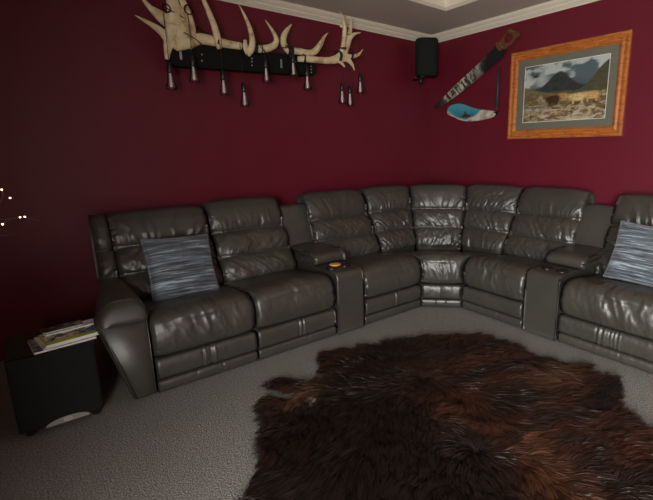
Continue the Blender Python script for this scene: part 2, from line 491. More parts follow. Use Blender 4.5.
sofa = empty('sectional_sofa', (1.9, 2.9, 0))
tag(sofa, 'large L-shaped grey-brown leather reclining corner sofa along both burgundy walls', 'sofa')
def seat_unit(fr, s0, s1, seed, width=None, r=.035, ub=.62, pleats=3, stitch=True, amt=1):
    g = .004 * ((s1 - s0) / (width or (s1 - s0)))
    loft('seat_cushion', fr, seat_profile(ub), s0 + g, s1 - g, parent=sofa, r=r, ns=84, disp=seat_disp(seed, amt, stitch), width=width, pillow=.014, pw=.045)
    loft('footrest_panel', fr, foot_profile(), s0 + g * 1.4, s1 - g * 1.4, parent=sofa, r=.02, ns=110, disp=foot_disp(seed, pleats), width=width)
    loft('base_panel', fr, base_profile(), s0 + g * 1.4, s1 - g * 1.4, parent=sofa, r=.012, ns=80, disp=base_disp(seed), width=width)
def back_unit(fr, s0, s1, seed, top=0, width=None, r=.035, amt=1, dirs=(0, 1, -1)):
    pr = back_profile(top); g = .003 * ((s1 - s0) / (width or (s1 - s0)))
    return loft('backrest', fr, pr, s0 + g, s1 - g, parent=sofa, r=r, ns=110, nend=7, disp=back_disp(pr, seed, amt, dirs), width=width, pillow=.022, pw=.055)

# left run
seat_unit(RA, .40, .985, 3); seat_unit(RA, .985, 1.58, 4, pleats=2)
seat_unit(RA, 1.832, 2.43, 5, pleats=1, amt=.5)
back_unit(RA, .375, .985, 21, -.030, dirs=(0, 1, 0), amt=1.1); back_unit(RA, .99, 1.575, 12, -.008, dirs=(-1, 1, 0), amt=.8); back_unit(RA, 1.80, 2.44, 33, -.004, dirs=(-1, 1, 0), amt=.6)
# corner wedge
wc = [((2.44, 2.975), (2.445, 3.27)), ((2.84, 2.94), (2.955, 3.165)), ((3.155, 2.65), (3.34, 2.75)), ((3.195, 2.215), (3.475, 2.215))]
for k in range(3):
    (a0, a1), (b0, b1) = wc[k], wc[k + 1]
    back_unit(Wedge(a0, a1, b0, b1, .53, .82), 0, 1, 41 + k * 9, [.005, .008, .015][k], width=.5, dirs=[(1, 1, 0), (1, -1, 0), (0, 1, -1)][k], amt=.95)
wf = Wedge((2.435, 2.455), (2.435, 3.02), (2.665, 2.215), (3.22, 2.215), 0, .56)
seat_unit(wf, 0, 1, 61, width=.34, r=.03, ub=.60, pleats=1, amt=1.3)
# right run (s = -y)
seat_unit(RBf, -2.21, -1.635, 7, pleats=0, amt=.9); seat_unit(RBf, -1.362, -.70, 8, pleats=5, amt=1.3)
back_unit(RBf, -2.215, -1.60, 55, .018, dirs=(1, 1, 0), amt=.8); back_unit(RBf, -1.385, -.70, 64, .012, dirs=(0, -1, 0), amt=1.2)

# consoles
def console(fr, s0, s1, seed):
    cpr = catmull([(.98, .02), (.98, .45), (.7, .468), (.3, .470), (.06, .470), (.022, .463), (.004, .445), (.0, .40), (.0, .25), (.0, .06), (.004, .025), (.03, .015), (.5, .015)], 110, True)
    sm = lambda S, V, U, Z, W: (fbm(S * 4, V * 4, seed) - .47) * .004
    con = loft('console', fr, cpr, s0 + .006, s1 - .006, parent=sofa, r=.018, ns=30, disp=sm)
    # padded lid
    a, b = (.27, .72)
    lp = catmull([(b, .478), (b, .53), (b - .05, .556), (a + .2, .556), (a + .07, .552), (a + .015, .532), (a, .508), (a + .008, .482), (a + .05, .476), (b - .1, .474)], 80, True)
    def ld(S, V, U, Z, W):
        e = np.minimum(S, W - S)
        return .010 * np.sin(math.pi * S / W) * sstep(.5, .54, Z) + (fbm(S * 8, V * 8, seed + 4) - .47) * .006 - .003 * np.exp(-((Z - .508) / .004) ** 2)
    loft('armrest_lid', fr, lp, s0 - .012, s1 + .03, parent=con, r=.04, ns=40, nend=7, disp=ld)
    # upholstered panel between the backs
    bp = catmull([(.66, .45), (.72, .60), (.785, .78), (.812, .845), (.835, .868), (.87, .872), (.90, .85), (.905, .7), (.90, .45), (.78, .44)], 90, True)
    loft('console_back', fr, bp, s0 - .02, s1 + .01, parent=con, r=.02, ns=24, disp=sm)
    # cup holders: recessed dark cup with a rim
    for k, (s, u) in enumerate((((s0 + s1) / 2 - .056, .155), ((s0 + s1) / 2 + .058, .155))):
        c = fr(np.array([s]), np.array([u]), np.array([.0]))[0]
        bm = bmesh.new()
        lathe(bm, [(.036, .462), (.044, .463), (.046, .4755), (.043, .478), (.040, .4765), (.038, .475), (.036, .474)], (c[0], c[1], 0), 36)
        cu = link('cup_holder', bm_mesh('cup_holder', bm), BLACKP, con)
    return con
console(RA, 1.582, 1.832, 70); console(RBf, -1.635, -1.362, 71)
# left arm and its bolster; right arm mirrored beyond the last seat
def arm(fr, s_in, sgn, seed):
    # sloping front panel body: lofted along u with a trapezoid section
    secs = []
    for u in (0, .012, .03, .12, .3, .48, .66, .93, .965):
        tp = .115 * float(sstep(.0, .75, u))
        ins = {0: .018, .012: .006}.get(u, 0) if u < .5 else (.01 if u > .95 else 0)
        sec = [(s_in - .001 - ins * .3, .015 + ins), (s_in - .001 - ins * .3, .475), (s_in - .235 + ins + tp, .475), (s_in - .225 + ins + tp, .43), (s_in - .115 + ins, .015 + ins)]
        secs.append([(s_in + (s - s_in) * 1.0, u, z) for s, z in sec])
    V = []
    for sec in secs:
        for s, u, z in sec:
            ss = s if sgn > 0 else 2 * s_in - s
            V.append(tuple(fr(np.array([ss]), np.array([u]), np.array([z]))[0]))
    n = 5; F = []
    for i in range(len(secs) - 1):
        for k in range(n): F.append((i * n + k, i * n + (k + 1) % n, (i + 1) * n + (k + 1) % n, (i + 1) * n + k))
    F.append(tuple(range(n))); F.append(tuple((len(secs) - 1) * n + k for k in range(n)))
    me = mesh('armrest', V, F); b = bmesh.new(); b.from_mesh(me)
    bmesh.ops.recalc_face_normals(b, faces=b.faces)
    bmesh.ops.bevel(b, geom=[e for e in b.edges if e.calc_length() > .3 and not (e.verts[0].co - e.verts[1].co).cross(Vector((0, 0, 1))).length > .25], offset=.010, segments=3, affect='EDGES'); b.to_mesh(me); b.free()
    body = link('armrest', me, LEATHER, sofa)
    # stitched seam along the outer front edge
    w0 = fr(np.array([s_in - sgn * .205]), np.array([-.001]), np.array([.43]))[0]; w1 = fr(np.array([s_in - sgn * .105]), np.array([-.001]), np.array([.03]))[0]
    tube('piping', [w0, w1], .0035, LEATHER, body)
    # padded top: domed section swept along u
    sc = s_in - sgn * .118; us = list(np.linspace(0, 1, 60)); n2 = 64; V = []; F = []
    for t in us:
        u = -.022 + .76 * t; k = 1 - (1 - min(1, t / .13)) ** 2.4; kb = 1 - max(0, (t - .93) / .07) ** 2
        hw = .126 * (.80 + .20 * k ** .5) * max(kb, .05) ** .3; zb = .470
        zt = zb + ((.020 + .084 * k ** .6) - .05 * max(0, t - .55)) * max(kb, .05) ** .4
        if t == 0: hw *= .93
        for j in range(n2):
            a = 2 * math.pi * j / n2; ca, sa = math.cos(a), math.sin(a)
            s_ = hw * (.84 if ca < 0 else 1) * (1 - (.80 * float(sstep(.0, 1.1, t)) if ca < 0 else 0)) * math.copysign(abs(ca) ** (1.15 if ca < 0 else .75), ca)
            z = zb + (zt - zb) * sa ** (1.0 if ca < 0 else .85) if sa > 0 else zb - .010 * abs(sa) ** .5
            q = s_ * 9 + 5; amp = float((fbm(q, u * 8 + z * 5, seed) - .47) * .014 + (ridged(np.array(s_ * 12 + 3), np.array(u * 7), seed + 3) - .6) * .006) if sa > 0 else 0
            if 0 < sa < .5: amp -= .004 * math.exp(-((sa - .28) / .06) ** 2)
            V.append(tuple(fr(np.array([sc + sgn * (s_ * (1 + amp * 3))]), np.array([u + (.012 * sa if t < .1 and sa > 0 else 0)]), np.array([z + amp]))[0]))
    for i in range(len(us) - 1):
        for j in range(n2): F.append((i * n2 + j, i * n2 + (j + 1) % n2, (i + 1) * n2 + (j + 1) % n2, (i + 1) * n2 + j))
    F.append(tuple(range(n2))); F.append(tuple((len(us) - 1) * n2 + k for k in range(n2)))
    me = mesh('arm_pad', V, F); b = bmesh.new(); b.from_mesh(me); bmesh.ops.recalc_face_normals(b, faces=b.faces); b.to_mesh(me); b.free()
    link('arm_pad', me, LEATHER, body)
    pr = back_profile(-.04)
    a, b_ = (s_in - .115, s_in - .028) if sgn > 0 else (s_in + .0, s_in + .085)
    loft('side_bolster', fr, pr, a, b_, parent=sofa, r=.035, ns=30, nend=6, disp=back_disp(pr, seed + 2, .7))
arm(RA, .40, 1, 90); arm(RBf, -.695, -1, 91)
# hidden carcass
bm = bmesh.new(); box(bm, .45, 2.4, FY + .06, FY + .93, .02, .25); box(bm, FX + .06, FX + .93, .8, 2.2, .02, .25)
link('frame', bm_mesh('frame', bm), DARKLINE, sofa, False)

# ---------------------------------------------------------------- wooden disc in the cup holder
bm = bmesh.new(); lathe(bm, [(.036, 0), (.041, .002), (.043, .006), (.041, .011), (.036, .013)], (0, 0, 0), 40)
cst = link('wooden_coaster', bm_mesh('c', bm), WOODC); cst.location = (1.697, 2.63, .4775)
tag(cst, 'small round pale wooden disc sitting in the cup holder of the left console', 'coaster')
bm = bmesh.new(); lathe(bm, [(.026, .0125), (.032, .0125), (.033, .0136), (.025, .0136)], (0, 0, 0), 32)

# ---------------------------------------------------------------- scatter cushions
def cushion(name, label, loc, rot, w, h, d, seed):
    n = 50; V = []; F = []
    for side in (1, -1):
        for i in range(n + 1):
            for j in range(n + 1):
                x = i / n * 2 - 1; y = j / n * 2 - 1
                e = ((1 - x ** 4) * (1 - y ** 4)) ** .5 if abs(x) < 1 and abs(y) < 1 else 0
                pin = 1 - .05 * (1 - x * x) * y * y; pin2 = 1 - .06 * (1 - y * y) * x * x
                X = x * w / 2 * pin2; Z = y * h / 2 * pin
                fl = float((fbm(X * 5 + 3, Z * 16, seed) - .47) * .03 * e + (vnoise(X * 3, Z * 42 + X * 8, seed + 2) - .5) * .008 * min(e * 2, 1))
                V.append((X, side * (e * d / 2 + fl * (side == -1)) + (.0 if e else 0), Z))
    m = (n + 1) ** 2
    for s in range(2):
        for i in range(n):
            for j in range(n):
                a = s * m + i * (n + 1) + j; q = (a, a + 1, a + n + 2, a + n + 1); F.append(q if s == 0 else q[::-1])
    me = mesh(name, V, F); b = bmesh.new(); b.from_mesh(me); bmesh.ops.remove_doubles(b, verts=b.verts, dist=.0005); bmesh.ops.recalc_face_normals(b, faces=b.faces); b.to_mesh(me); b.free()
    o = link(name, me, CUSH); o.location = loc; o.rotation_euler = rot
    bm = bmesh.new(); 
    pts = []
    for k in range(4):
        a = [(-1, -1), (1, -1), (1, 1), (-1, 1)][k]; c = [(-1, -1), (1, -1), (1, 1), (-1, 1)][(k + 1) % 4]
        for t in np.linspace(0, 1, 14)[:-1]:
            x = a[0] + (c[0] - a[0]) * t; y = a[1] + (c[1] - a[1]) * t
            pts.append((x * w / 2 * (1 - .06 * (1 - y * y) * x * x), 0, y * h / 2 * (1 - .05 * (1 - x * x) * y * y)))
    pts.append(pts[0]); add_tube(bm, pts, [.004] * len(pts), seg=6)
    p = link('piping', bm_mesh('piping', bm), CUSH, o); p['_local'] = 1
    return tag(o, label, 'cushion', 'striped scatter cushions on the sofa')
R = math.radians
cushion('scatter_cushion', 'blue-grey striped square cushion leaning on the left end backrest', (.700, 2.885, .598), (R(-26), R(3), R(3)), .41, .41, .13, 3)
cushion('scatter_cushion', 'blue-grey striped cushion on the right-hand seat, cut by the photo edge', (3.07, 1.00, .625), (R(-26), R(4), R(-84)), .43, .41, .13, 9)

# ---------------------------------------------------------------- subwoofer + magazines
sub = empty('subwoofer', (-.02, 2.65, 0)); tag(sub, 'black box subwoofer on the carpet left of the sofa arm', 'speaker')
SX0, SX1 = -.185, .148
boxobj('cabinet', (SX0, SX1, 2.475, 2.83, .035, .40), CABINET, sub, .006)
bm = bmesh.new()
gp = catmull([(SX0, 2.474), (SX0 + .004, 2.456), (SX0 + .06, 2.446), (-.02, 2.441), (SX1 - .06, 2.446), (SX1 - .004, 2.456), (SX1, 2.474)], 30)
nz = 2; V = []; 
zs = [.035, .045, .39, .40]
for z, ins in zip(zs, (.006, 0, 0, .006)):
    for x, y in gp: V.append((x, y + ins, z))
V2 = [(x, 2.4745, z) for z in (.035, .40) for x in (SX0, SX1)]
F = [(i * 30 + k, i * 30 + k + 1, (i + 1) * 30 + k + 1, (i + 1) * 30 + k) for i in range(3) for k in range(29)]
F.append(tuple(range(30))); F.append(tuple(90 + k for k in range(30)))
g = link('grille', mesh('grille', V, F), GRILLE, sub, False)
# badge: shallow arch plate with oval emblem
V = []; N = 28
for k in range(N + 1):
    t = math.pi * k / N; V.append((.0 - .088 * math.cos(t), .036 + .030 * math.sin(t)))
Vb = [(x, 2.4385, z) for x, z in V] + [(x, 2.447, z) for x, z in V]
F = [tuple(range(N + 1)), tuple(range(2 * N + 1, N, -1))] + [(k, k + 1, N + 2 + k, N + 1 + k) for k in range(N)] + [(N, 0, N + 1, 2 * N + 1)]
bd = link('badge', mesh('badge', Vb, F), SILVER, sub, False); bd['label'] = 'silver arched badge plate'
bm = bmesh.new(); add_tube(bm, [(.016 * math.cos(a), 2.4375, .050 + .0085 * math.sin(a)) for a in np.linspace(0, 2 * math.pi, 25)], [.0014] * 25, seg=6)
add_tube(bm, [(-.009, 2.4375, .047), (-.002, 2.437, .053), (.003, 2.437, .049), (.010, 2.4375, .054)], [.0016] * 4, seg=6)
link('emblem', bm_mesh('emblem', bm), WHITEP, bd)
for x in (SX0 + .04, SX1 - .03):
    for y in (2.50, 2.79):
        bm = bmesh.new(); lathe(bm, [(.018, 0), (.022, .004), (.022, .03), (.018, .036)], (x, y, 0), 16); link('foot', bm_mesh('foot', bm), BLACKP, sub)

def paint_mesh(me, fn):
    ca = me.color_attributes.new('paint', 'FLOAT_COLOR', 'POINT')
    co = np.empty(len(me.vertices) * 3); me.vertices.foreach_get('co', co); co = co.reshape(-1, 3)
    c = fn(co); c4 = np.ones((len(co), 4)); c4[:, :3] = c; ca.data.foreach_set('color', c4.ravel())
def mixc(a, b, t): t = np.asarray(t)[:, None]; return np.asarray(a) * (1 - t) + np.asarray(b) * t
MAGP = m_vcol('printed_paper', .35, .5, None)
PAPER = simple('white_paper_edges', (.93, .91, .86), .7)
def magazine(label, cx, cy, z, w, h, t, rot, fn, nx=60, ny=40):
    o = empty('magazine', (cx, cy, z)); o.rotation_euler = (0, 0, rot)
    tag(o, label, 'magazine', 'magazines stacked on the subwoofer')
    p = boxobj('pages', (-w / 2 + .003, w / 2 - .003, -h / 2 + .003, h / 2 - .003, .0006, t - .0012), PAPER, o); p['_local'] = 1
    V = [((i / nx - .5) * w, (j / ny - .5) * h, t + .0004 * (k == 0) - .0008 * (k == 1)) for k in range(2) for j in range(ny + 1) for i in range(nx + 1)]
    F = []
    m = (nx + 1) * (ny + 1)
    for k in range(2):
        for j in range(ny):
            for i in range(nx):
                a = k * m + j * (nx + 1) + i; q = (a, a + 1, a + nx + 2, a + nx + 1); F.append(q if k == 0 else q[::-1])
    me = mesh('cover', V, F); paint_mesh(me, lambda c: fn(c[:, 0] / w + .5, c[:, 1] / h + .5))
    c = link('cover', me, MAGP, o, False); c['_local'] = 1
    bm = bmesh.new(); box(bm, -w / 2, w / 2, -h / 2, h / 2, 0, .0006); b = link('back_cover', bm_mesh('b', bm), PAPER, o, False); b['_local'] = 1
    return o
def c_crowd(u, v):
    n = fbm(u * 14, v * 9, 3); c = mixc((.03, .03, .05), (.80, .68, .62), sstep(.40, .58, n))
    c = mixc(c, (.05, .07, .42), sstep(.55, .9, u) * sstep(.35, .6, fbm(u * 9, v * 8, 8)))
    c = mixc(c, (.60, .75, .05), 1 - sstep(.20, .30, v + .06 * fbm(u * 8, v * 3, 2)))
    c = mixc(c, (.75, .72, .7), sstep(.84, .86, v)); return mixc(c, (.6, .55, .03), (u < .05) * 1.0)
def c_grey(u, v):
    n = fbm(u * 9, v * 9, 5); c = mixc((.10, .10, .11), (.45, .43, .42), sstep(.35, .6, n)); return mixc(c, (.4, .06, .05), sstep(.9, .95, v))
def c_white(u, v): return mixc((.9, .88, .84), (.45, .44, .42), sstep(.5, .6, vnoise(u * 20, v * 3, 4)) * (v < .3))
def c_dark(u, v): return mixc((.03, .03, .03), (.30, .30, .27), sstep(.5, .56, fbm(u * 8, v * 6, 9)))
magazine('white-edged magazine with a grey cover at the bottom of the stack', .035, 2.585, .4003, .25, .20, .010, R(6), c_grey)
magazine('thin white magazine second from the bottom of the stack', .060, 2.590, .4108, .24, .19, .007, R(9), c_white)
magazine('magazine with a crowd photo and a lime green strip on its cover', .062, 2.577, .4183, .215, .175, .012, R(8), c_crowd, 110, 70)
magazine('folded white leaflet lying across the crowd-photo magazine', .075, 2.655, .4310, .22, .075, .009, R(7), c_white)
magazine('dark-covered booklet on top of the magazine stack', .045, 2.665, .4406, .17, .075, .005, R(7), c_dark)

# ---------------------------------------------------------------- lighted branch (at left edge)
br = empty('lighted_branch', (-.55, 3.22, 0)); tag(br, 'bare twig branch with tiny warm lights in a tall pot at the left edge', 'decoration')
bm = bmesh.new(); lathe(bm, [(.09, 0), (.11, .02), (.13, .2), (.12, .42), (.08, .58), (.075, .62), (.085, .64), (.07, .64), (.06, .60)], (-.55, 3.22, 0), 32); link('pot', bm_mesh('pot', bm), CERAM, br)
base = (-.55, 3.22, .6)
tw = [[(-.48, 3.2, .75), (-.30, 3.2, .86), (-.18, 3.2, .915), (-.085, 3.2, .955), (-.04, 3.2, .963), (-.015, 3.2, .958), (.035, 3.2, .935)],
      [(-.50, 3.2, .78), (-.32, 3.19, .92), (-.22, 3.19, .965), (-.10, 3.2, .957), (-.085, 3.2, .965)],
      [(-.5, 3.21, .85), (-.35, 3.21, 1.04), (-.20, 3.21, 1.10), (-.11, 3.2, 1.145)],
      [(-.5, 3.2, .95), (-.36, 3.2, 1.19), (-.22, 3.2, 1.21), (-.12, 3.2, 1.15), (-.10, 3.2, 1.08), (-.16, 3.2, 1.02), (-.26, 3.2, .99)],
      [(-.52, 3.22, 1.0), (-.42, 3.2, 1.3), (-.30, 3.2, 1.36), (-.2, 3.2, 1.33), (-.18, 3.2, 1.25)],
      [(-.5, 3.2, .7), (-.34, 3.2, .83), (-.25, 3.2, .86), (-.12, 3.2, .868), (-.08, 3.2, .870)]]
for t in tw:
    pts = [base] + t; n = len(pts)
    tube('twig', pts, list(np.linspace(.005, .0011, n)), TWIG, br, n=30, seg=6)
for p in [(-.143, 3.2, 1.167), (-.175, 3.2, 1.17), (-.10, 3.2, 1.123), (-.072, 3.2, 1.075), (-.024, 3.2, .963), (-.045, 3.2, .963), (-.153, 3.2, .965), (-.153, 3.2, .950), (-.125, 3.2, .932), (-.175, 3.2, .868), (-.15, 3.2, 1.21), (-.26, 3.2, .99)]:
    bm = bmesh.new(); bmesh.ops.create_icosphere(bm, subdivisions=2, radius=.0045, matrix=Matrix.Translation(p)); link('fairy_light', bm_mesh('fl', bm), LED, br)

# ---------------------------------------------------------------- antler light
al = empty('antler_light', (1.5, 3.5, 2.03)); tag(al, 'antler light fixture with black timber beam and hanging clear bulbs on far wall', 'light')
# beam with chamfered end
bp = [(.905, 1.985), (.905, 1.965), (.925, 1.915), (2.02, 1.955), (2.09, 1.965), (2.095, 2.09), (2.05, 2.12), (1.50, 2.085), (1.25, 2.080), (1.02, 2.062), (.95, 2.045)]
V = [(x, 3.44, z) for x, z in bp] + [(x, 3.54, z) for x, z in bp]; n = len(bp)
F = [tuple(range(n)), tuple(range(2 * n - 1, n - 1, -1))] + [(k, (k + 1) % n, n + (k + 1) % n, n + k) for k in range(n)]
b = bmesh.new(); me = mesh('beam', V, F); b.from_mesh(me); bmesh.ops.recalc_face_normals(b, faces=b.faces); bmesh.ops.bevel(b, geom=b.edges[:], offset=.004, segments=2, affect='EDGES'); b.to_mesh(me); b.free()
link('beam', me, BLACKW, al, False)
for x in (1.15, 1.85): boxobj('wall_bracket', (x - .03, x + .03, 3.535, 3.60, 1.98, 2.04), BLACKP, al)
for x, z in ((1.133, 2.013), (1.129, 1.971), (1.515, 2.03), (1.513, 2.008), (1.512, 1.98), (1.90, 2.05), (1.895, 2.01), (2.046, 2.03), (2.046, 2.005), (2.046, 1.98)):
    bm = bmesh.new(); bmesh.ops.create_icosphere(bm, subdivisions=2, radius=.007, matrix=Matrix.Translation((x, 3.439, z)) @ Matrix.Diagonal((1, .5, 1, 1))); link('bolt', bm_mesh('bolt', bm), STEEL, al)
for x, z0, z1 in ((.985, 1.96, 2.04), (1.765, 1.985, 2.055)):
    boxobj('beam_strap', (x - .008, x + .008, 3.434, 3.441, z0, z1), STEEL, al, .002)

def antler(branches, name='antler'):
    bm = bmesh.new()
    for pts, rad, flat, n in branches:
        add_tube(bm, pts, rad, seg=14, n=n, flat=flat)
    o = link(name, bm_mesh(name, bm), BONE, al)
    m = o.modifiers.new('r', 'REMESH'); m.mode = 'VOXEL'; m.voxel_size = .0045; m.use_smooth_shade = True
    s = o.modifiers.new('s', 'SMOOTH'); s.factor = .5; s.iterations = 3
    return o
Y = 3.415
antler([
    ([(.885, Y, 1.945), (.90, Y, 2.03), (.935, Y - .01, 2.12), (.955, Y - .03, 2.22), (.945, Y - .05, 2.33), (.92, Y - .06, 2.45)], [.014, .030, .050, .050, .040, .016], .5, 24),
    ([(.93, Y, 2.03), (.99, Y - .01, 2.12), (1.005, Y - .02, 2.23), (.975, Y - .04, 2.30), (.945, Y - .05, 2.42)], [.04, .062, .052, .022, .010], .45, 24),
    ([(.96, Y, 2.06), (1.03, Y, 2.09), (1.055, Y, 2.17), (1.045, Y - .02, 2.26), (1.01, Y - .03, 2.36), (.975, Y - .03, 2.46)], [.05, .052, .045, .030, .020, .009], .5, 24),
    ([(.915, Y, 2.07), (.86, Y - .02, 2.120), (.80, Y - .04, 2.148), (.75, Y - .05, 2.168), (.706, Y - .05, 2.188)], [.035, .026, .018, .011, .003], .7, 20),
    ([(.94, Y, 2.17), (.87, Y - .02, 2.200), (.82, Y - .05, 2.232), (.775, Y - .06, 2.275), (.734, Y - .06, 2.335)], [.038, .028, .021, .014, .004], .7, 20),
    ([(.90, Y, 2.215), (.85, Y - .03, 2.232), (.815, Y - .05, 2.245), (.787, Y - .06, 2.262), (.777, Y - .06, 2.300)], [.035, .026, .018, .011, .003], .6, 18)])
antler([
    ([(1.03, Y, 2.07), (1.12, Y + .01, 2.115), (1.22, Y, 2.112), (1.33, Y, 2.105), (1.42, Y, 2.105), (1.47, Y, 2.10)], [.045, .040, .036, .030, .028, .030], .8, 24),
    ([(1.245, Y - .03, 2.055), (1.235, Y - .04, 2.12), (1.215, Y - .05, 2.20), (1.180, Y - .06, 2.29), (1.145, Y - .07, 2.37), (1.130, Y - .06, 2.45)], [.018, .026, .024, .020, .014, .006], .85, 26)])
antler([
    ([(1.46, Y - .02, 2.04), (1.485, Y - .03, 2.08), (1.50, Y - .04, 2.14), (1.485, Y - .05, 2.22), (1.455, Y - .05, 2.30), (1.408, Y - .05, 2.385)], [.020, .028, .024, .019, .013, .004], .85, 26),
    ([(1.455, Y - .03, 2.05), (1.44, Y - .035, 2.10), (1.445, Y - .04, 2.145)], [.016, .020, .013], .8, 12)])
antler([
    ([(1.49, Y, 2.095), (1.57, Y, 2.103), (1.64, Y, 2.118), (1.695, Y - .01, 2.145), (1.712, Y - .02, 2.19), (1.68, Y - .03, 2.245), (1.62, Y - .03, 2.318)], [.024, .029, .029, .026, .021, .014, .004], .8, 30)])
antler([
    ([(1.86, Y, 2.09), (1.815, Y, 2.13), (1.775, Y - .01, 2.18), (1.785, Y - .02, 2.235), (1.815, Y - .02, 2.28), (1.858, Y - .02, 2.328)], [.020, .028, .028, .024, .017, .004], .85, 26),
    ([(1.84, Y, 2.125), (1.93, Y, 2.130), (2.01, Y, 2.130), (2.075, Y, 2.15), (2.125, Y - .02, 2.215), (2.16, Y - .02, 2.27), (2.205, Y - .02, 2.315)], [.026, .028, .026, .028, .022, .013, .004], .85, 30)])
antler([
    ([(1.90, Y - .01, 2.066), (1.99, Y - .02, 2.076), (2.10, Y - .03, 2.078), (2.21, Y - .03, 2.088), (2.30, Y - .03, 2.12), (2.37, Y - .02, 2.19), (2.425, Y - .01, 2.29), (2.456, Y, 2.39), (2.470, Y, 2.49)], [.022, .028, .027, .030, .038, .038, .030, .019, .006], .75, 40),
    ([(2.325, Y - .03, 2.14), (2.335, Y - .05, 2.22), (2.340, Y - .07, 2.31), (2.335, Y - .08, 2.39), (2.295, Y - .08, 2.495)], [.026, .022, .022, .018, .004], .85, 24),
    ([(2.33, Y - .08, 2.41), (2.315, Y - .06, 2.37), (2.29, Y - .07, 2.40)], [.012, .010, .004], .85, 10),
    ([(2.41, Y, 2.26), (2.45, Y - .02, 2.32), (2.49, Y - .03, 2.348), (2.545, Y - .04, 2.362)], [.024, .020, .013, .004], .85, 16),
    ([(2.31, Y - .03, 2.12), (2.385, Y - .04, 2.115), (2.43, Y - .05, 2.075), (2.455, Y - .05, 2.025)], [.034, .026, .016, .004], .85, 18),
    ([(2.26, Y - .03, 2.11), (2.31, Y - .04, 2.085), (2.35, Y - .05, 2.045)], [.03, .018, .008], .85, 14),
    ([(2.38, Y - .03, 2.14), (2.45, Y - .04, 2.150), (2.51, Y - .05, 2.172), (2.556, Y - .05, 2.225)], [.024, .018, .014, .004], .85, 16)])
# wiring wound round the antlers
def coil(c, r, turns, ax='x', w=.012):
    P = []
    for i in range(turns * 10 + 1):
        a = 2 * math.pi * i / 10
        if ax == 'x': P.append((c[0] + w * (i / (turns * 10) - .5) + .003 * math.sin(3 * a), c[1] + r * math.cos(a), c[2] + r * math.sin(a)))
        elif ax == 'z': P.append((c[0] + r * math.cos(a), c[1] + r * .8 * math.sin(a), c[2] + w * (i / (turns * 10) - .5) + .006 * math.sin(a)))
        else: P.append((c[0] + r * math.cos(a), c[1] + .004 * math.sin(5 * a), c[2] + r * 1.1 * math.sin(a)))
    return P
for c, r, t, ax, w in (((.898, Y - .075, 2.258), .020, 3, 'y', .01), ((1.040, Y - .07, 2.275), .024, 3, 'y', .01), ((1.43, Y, 2.10), .034, 3, 'x', .02), ((1.535, Y, 2.10), .034, 3, 'x', .03),
                       ((1.585, Y, 2.105), .032, 1, 'x', .01), ((1.835, Y, 2.12), .036, 6, 'x', .05), ((1.80, Y, 2.15), .034, 3, 'z', .03), ((1.95, Y - .02, 2.075), .032, 2, 'x', .01), ((2.30, Y - .03, 2.13), .045, 3, 'x', .03),
                       ((2.335, Y - .05, 2.20), .028, 2, 'z', .02), ((2.44, Y, 2.33), .030, 2, 'z', .02), ((2.43, Y - .04, 2.15), .026, 3, 'x', .02), ((1.235, Y - .02, 2.11), .038, 2, 'x', .01)):
    P = coil(c, r * (1.15 if ax == 'y' else 1), t, ax, w)
    if len(P) == 31 or True:
        tube('wire_coil', P, .0042, CORDM, al, seg=6)
for P in ([(.90, 3.35, 2.26), (1.03, 3.38, 2.22), (1.20, 3.47, 2.17), (1.35, 3.48, 2.15), (1.53, 3.45, 2.15), (1.60, 3.44, 2.12)], [(1.06, 3.40, 2.22), (1.20, 3.47, 2.155), (1.42, 3.47, 2.13), (1.60, 3.45, 2.16), (1.8, 3.46, 2.165), (1.83, 3.42, 2.15)],
          [(1.85, 3.44, 2.13), (2.0, 3.47, 2.17), (2.15, 3.47, 2.18), (2.33, 3.44, 2.19), (2.43, 3.40, 2.25)], [(1.0, 3.37, 2.13), (1.07, 3.37, 2.10), (1.13, 3.38, 2.06)], [(1.56, 3.38, 2.12), (1.60, 3.38, 2.08), (1.66, 3.40, 2.06)]):
    tube('wiring', P, .0035, CORDM, al, n=24, seg=6)

bulbs = [(.876, .860, 2.235, 1.885, 1.733), (1.033, 1.03, 2.255, 1.935, 1.793), (1.238, 1.228, 2.115, 1.895, 1.720), (1.390, 1.383, 2.11, 1.824, 1.646), (1.582, 1.576, 2.10, 1.988, 1.839), (1.822, 1.818, 2.09, 2.052, 1.906), (1.947, 1.943, 2.06, 1.960, 1.813), (2.310, 2.306, 2.08, 1.901, 1.725), (2.396, 2.394, 2.06, 1.862, 1.707), (2.515, 2.512, 2.35, 1.996, 1.822)]
def bulb_group():
    for (x, _, zc, zt, zb) in bulbs:
        y = 3.345 if x < 2.2 else 3.365
        zt2 = zb + .185
        c = tube('cord', [(x + .004, y + .02, zc), (x + .002, y, (zc + zt2) / 2), (x, y, zt2)], .0022, CORDM, al, seg=6)
        bm = bmesh.new(); lathe(bm, [(.004, .185), (.010, .183), (.016, .172), (.0185, .150), (.0185, .122), (.0165, .118), (.0165, .116)][::-1], (x, y, zb), 20)
        s = link('lamp_socket', bm_mesh('s', bm), BLACKP, al)
        gl = [(.0145, .122), (.0155, .110), (.020, .088), (.026, .060), (.034, .032), (.037, .020), (.034, .010), (.022, .003), (.004, 0)]
        bm = bmesh.new(); lathe(bm, gl[::-1], (x, y, zb), 28); b = link('light_bulb', bm_mesh('b', bm), GLASS, al)
        b['label'] = 'clear teardrop filament bulb'
        bm = bmesh.new(); lathe(bm, [(.003, .022), (.0075, .025), (.006, .05), (.005, .09), (.008, .112)], (x, y, zb), 12)
        for k in range(6):
            a = k * math.pi / 3; add_tube(bm, [(x + .010 * math.cos(a), y + .010 * math.sin(a), zb + .03), (x + .007 * math.cos(a + .4), y + .007 * math.sin(a + .4), zb + .095)], [.0009, .0009], seg=5)
        link('filament', bm_mesh('f', bm), STEM, b)
bulb_group()

